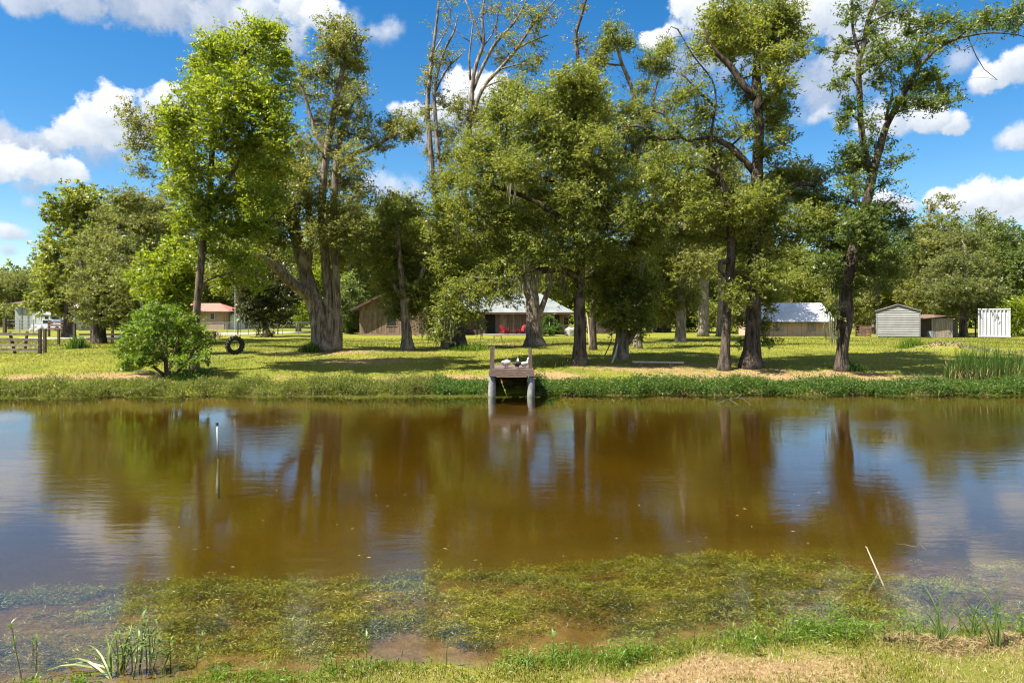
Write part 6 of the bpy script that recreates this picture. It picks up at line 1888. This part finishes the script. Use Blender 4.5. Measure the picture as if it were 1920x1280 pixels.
def leaf_mesh_data(kind, mat):
    """unit leaf along +X, shared by all leaves of a kind"""
    key = (kind, mat)
    if key in LEAF_CACHE:
        return LEAF_CACHE[key]
    prof = {"lance": [(0, .02, 0), (.25, .13, .04), (.5, .15, .05), (.75, .10, .03), (1, .004, -.04)], "strap": [(0, .05, 0), (.25, .07, .03), (.5, .065, .03), (.7, .05, -.02), (.87, .03, -.11), (1, .004, -.22)]}[kind]
    V, Fc = [], []
    for t, w_, z in prof:
        V += [(t, -w_, z + w_ * .25), (t, 0, z), (t, w_, z + w_ * .25)]
    for i in range(len(prof) - 1):
        for j in range(2):
            a = i * 3 + j
            Fc.append((a, a + 1, a + 4, a + 3))
    me = bpy.data.meshes.new("leaf")
    me.from_pydata(V, [], Fc)
    at = me.attributes.new("rnd", "FLOAT", "POINT")
    at.data.foreach_set("value", [R.uniform(.3, .9)] * len(V))
    me.materials.append(M[mat])
    LEAF_CACHE[key] = me
    return me


def add_leaf(root, kind, mat, at, length, yaw, pitch, width=1.0, roll=0.0):
    o = link("leaf", leaf_mesh_data(kind, mat), root, at)
    o.rotation_euler = (Matrix.Rotation(yaw, 3, "Z") @ Matrix.Rotation(-pitch, 3, "Y") @ Matrix.Rotation(roll, 3, "X")).to_euler()
    o.scale = (length, length * width, length)
    return o


def sprout(px, py, h_px, label, leaves=6, leaf=.07, mat="blade_green", lean=0.0, seed=1, stemmat="bank", whorl=True, base=None, group=None):
    rr = random.Random(seed)
    b = GP(px, py) if base is None else np.array(base, float)
    b[2] = max(b[2], -.25)
    hgt = h_px / F * b[1]
    rt = thing("weed_sprout", label, "plant", b, group)
    tip = np.array([lean * hgt, rr.uniform(-.1, .1) * hgt, hgt])
    mid = tip * .5 + np.array([rr.uniform(-.05, .05) * hgt, 0, 0])
    MB().tube([(0, 0, -.03), mid, tip], [.0045, .0035, .002], 5).build("stem", M["leafstem"], rt, local=True)
    n = leaves
    for i in range(n):
        t = .35 + .65 * (i + 1) / n if not whorl or i < n * .35 else 1.0
        p_ = mid * (2 * t) if t < .5 else mid + (tip - mid) * (2 * t - 1)
        add_leaf(rt, "lance", mat, p_, leaf * rr.uniform(.7, 1.2), i * 2.4 + rr.uniform(-.4, .4), rr.uniform(.05, .9), 1.0)
    return rt


M["leafstem"] = plain("green_brown_stem", (.06, .06, .02), (.13, .12, .035), 20, rough=.8, bmp=0)
M["leaf_red"] = plain("reddish_leaf", (.28, .09, .04), (.38, .16, .07), 20, rough=.6, bmp=0)

sp = [(44, 1282, 112, "tall reddish stemmed weed at the bottom left corner", 12, .055, -.22, False), (66, 1262, 66, "short weed just right of the tall one at the bottom left corner", 7, .05, .05, False),
      (688, 1262, 62, "upright sprout with a leaf star at its tip, at the water left of centre", 7, .06, -.05, True), (1033, 1252, 60, "upright sprout with a leaf star, at the water right of centre", 7, .07, .05, True),
      (365, 1256, 66, "slanting weed with a pale leaf star right of the leafy clump", 7, .06, .25, True), (320, 1262, 60, "small weed between leafy clump and slanting weed", 6, .05, 0, True),
      (62, 1245, 52, "tiny sprout in the water at the far bottom left", 4, .05, 0, True), (836, 1255, 62, "thin bare reddish stalk at the water near the middle", 3, .04, .08, True),
      (1302, 1208, 92, "tall thin pale stalk with a small head right of centre", 3, .03, -.10, True), (1490, 1202, 80, "thin reddish stalk among the weeds in the water", 6, .04, 0, False),
      (1440, 1180, 56, "loose weed standing in the shallow water, left of the reddish stalk", 9, .05, .05, False), (1560, 1170, 40, "weed in the water right of the reddish stalk", 8, .045, -.1, False), (1610, 1178, 56, "broad leafy weed in the water between two cattail groups", 12, .05, .06, False),
      (1470, 1215, 50, "leafy weed on the bank under the reddish stalk", 9, .05, .1, False), (1545, 1212, 40, "low bright leafy weed on the bank, right of the reddish stalk", 8, .05, -.1, False), (1350, 1225, 40, "leafy weed on the bank right of the pale stalk", 9, .05, 0, False),
      (1655, 1208, 40, "bright low weed left of the straw ridge", 9, .055, 0, False), (1690, 1214, 46, "bright leafy weed at the straw ridge's left end", 10, .055, .1, False), (1830, 1205, 46, "bright round leafy weed among the right cattails", 12, .05, 0, False),
      (545, 1192, 26, "tiny leaf star on the water left of centre", 5, .05, .1, True), (450, 1204, 20, "tiny leaf star in the water right of the slanting weed", 4, .05, 0, True), (665, 1272, 34, "low green weed at the bottom left of centre", 9, .05, 0, False), (990, 1262, 30, "low green weed right of the middle of the near bank", 9, .05, 0, False),
      (1265, 1232, 30, "low green weed where the near bank begins to widen", 8, .05, 0, False), (1415, 1236, 34, "dense low weed on the near bank below the loose weed", 10, .05, 0, False), (1590, 1216, 44, "upright bright weed on the bank below the broad leafy weed", 10, .055, 0, False),
      (625, 1268, 40, "low weed left of the upright left sprout", 8, .05, -.1, False), (1800, 1195, 40, "soft bright weed at the foot of the middle cattail shoots", 10, .055, 0, False)]
for i, (px, py, hp, lab, n, lf, ln, wh_) in enumerate(sp):
    sprout(px, py, hp, lab, n, lf, "blade_green", ln, 300 + i, whorl=wh_)

# strap-leaved clump lying to the left, and the leafy clump beside it
b = GP(205, 1272)
sc_ = thing("strap_leaf_plant", "clump of pale strap leaves lying out over the water at the bottom left", "plant", b)
for i, (yaw, pit, ln) in enumerate(((2.75, .28, .50), (2.95, .15, .46), (2.5, .55, .42), (3.15, .18, .52), (2.3, .75, .36), (2.85, .42, .44), (3.3, .08, .34), (2.1, .9, .30), (2.65, .2, .36), (2.0, .5, .25))):
    add_leaf(sc_, "strap", "blade_green", (R.uniform(-.04, .04), R.uniform(-.05, .05), R.uniform(0, .03)), ln, yaw, pit, .36, R.uniform(-.7, .7))
b = GP(228, 1268)
lc = thing("leafy_clump", "dense upright leafy clump with broad pale blades at the bottom left", "plant", b)
for i, (yaw, pit, ln) in enumerate(((1.4, 1.25, .36), (.6, 1.1, .40), (.25, .95, .40), (1.9, 1.3, .30), (2.6, 1.2, .30), (.9, 1.35, .36))):
    add_leaf(lc, "strap", "blade_green", (R.uniform(-.05, .03), R.uniform(-.04, .04), .0), ln, yaw, pit, .42, R.uniform(-.6, .6))
for i in range(13):
    o_ = np.array([R.uniform(-.06, .26), R.uniform(-.1, .1), 0])
    hh = R.uniform(.16, .40)
    tip = o_ + [R.uniform(-.05, .08), R.uniform(-.04, .04), hh]
    MB().tube([o_ - [0, 0, .03], (o_ + tip) / 2 + [.01, 0, 0], tip], [.005, .004, .002], 5).build("stem", M["leafstem"], lc, local=True)
    for k in range(7):
        t = .35 + .65 * k / 6
        add_leaf(lc, "lance", "blade_green", o_ + (tip - o_) * t, R.uniform(.045, .085), k * 2.4 + R.uniform(-.5, .5), R.uniform(0, .9))

# young cattail shoots at the right
def shoots(px, py, items, label, seed):
    b = GP(px, py)
    rt = thing("cattail_shoot", label, "cattail", b)
    for i, (yaw, pit, ln) in enumerate(items):
        add_leaf(rt, "strap", "shoot_green", (R.uniform(-.03, .03), R.uniform(-.03, .03), -.04), ln, yaw, pit, .15 if ln > .25 else .2, R.uniform(-.8, .8))
    for i in range(5):
        add_leaf(rt, "strap", "shoot_green", (R.uniform(-.07, .07), R.uniform(-.06, .06), -.04), R.uniform(.18, .36), R.uniform(0, 6.28), R.uniform(.9, 1.45), .16, R.uniform(-.8, .8))


M["shoot_green"] = leaf_mat("cattail_blade", (.04, .085, .025), (.07, .13, .035), (.11, .18, .05), trans=.3)
shoots(1768, 1215, [(0.2, 1.52, .62), (2.8, 1.40, .55), (.4, 1.25, .5), (3.1, 1.2, .4), (1.5, 1.3, .5), (.1, .9, .36)], "tallest thin cattail shoot at the lower right", 1)
shoots(1868, 1218, [(.1, 1.50, .64), (3.0, 1.48, .58), (3.0, 1.2, .46), (.3, 1.3, .4), (1.4, 1.4, .5)], "dark cattail shoot nearest the right edge of the view", 2)
shoots(1828, 1208, [(.2, 1.45, .50), (2.9, 1.4, .5), (3.0, 1.05, .46), (.2, 1.15, .36)], "cattail shoot between the tallest one and the darkest one", 3)
shoots(1725, 1200, [(2.9, 1.05, .34), (2.7, 1.25, .36), (3.0, .85, .32), (.3, 1.4, .26), (2.4, 1.0, .26)], "small fan of cattail blades leaning left in the water", 4)
shoots(1915, 1202, [(2.8, .95, .24), (2.6, 1.2, .3), (.4, 1.2, .3), (3.1, .7, .24)], "low cattail fan at the right edge of the view", 5)

# ridge of cut straw on the near bank
rng = np.random.default_rng(33)
n = 5200
px = rng.uniform(1640, 1935, n)
d = 5.42 + rng.normal(0, .10, n) + .10 * np.sin(px * .02)
x = (px - 960) / F * d
hgt = .085 * np.exp(-(((d - 5.42 - .10 * np.sin(px * .02)) / .11) ** 2)) * np.interp(px, [1640, 1700, 1900, 1935], [.2, 1, .9, .8])
P = np.stack([x, d, gz(x, d) + hgt * rng.random(n)], 1)
N = unit(n, rng, 1.5)
D = unit(n, rng)
D[:, 2] *= .25
g = leaf_mesh("straw", P, rng.uniform(.05, .16, n), rng.uniform(.003, .006, n), N, D, np.clip(rng.normal(.45, .25, n), 0, 1), M["dry_grass"])
tag(g, "low ridge of cut brown straw on the near bank at the right", "straw", None, "stuff")
# fallen leaves and bits on the bank and floating
n = 160
rng = np.random.default_rng(34)
x = rng.uniform(-3.2, 4.0, n)
t = rng.uniform(-.05, 1.0, n)
y = near_edge(x) - t
g = leaf_mesh("fallen_leaves", np.stack([x, y, np.maximum(gz(x, y), 0) + .012], 1), rng.uniform(.02, .05, n), rng.uniform(.012, .025, n), unit(n, rng, 2.5), unit(n, rng), rng.random(n) * .5, M["dry_grass"])
tag(g, "small brown fallen leaves on the near bank", "leaves", None, "stuff")
n = 70
x = rng.uniform(-4.5, 5.0, n)
y = rng.uniform(6, 11, n)
g = leaf_mesh("floating_bits", np.stack([x, y, np.full(n, .006)], 1), rng.uniform(.02, .07, n), rng.uniform(.008, .018, n), unit(n, rng, 9), unit(n, rng) * [1, 1, .02], rng.random(n), M["dry_grass"])
tag(g, "pale bits of leaf floating on the pond", "leaves", None, "stuff")
print("TRIS", TRI["n"])
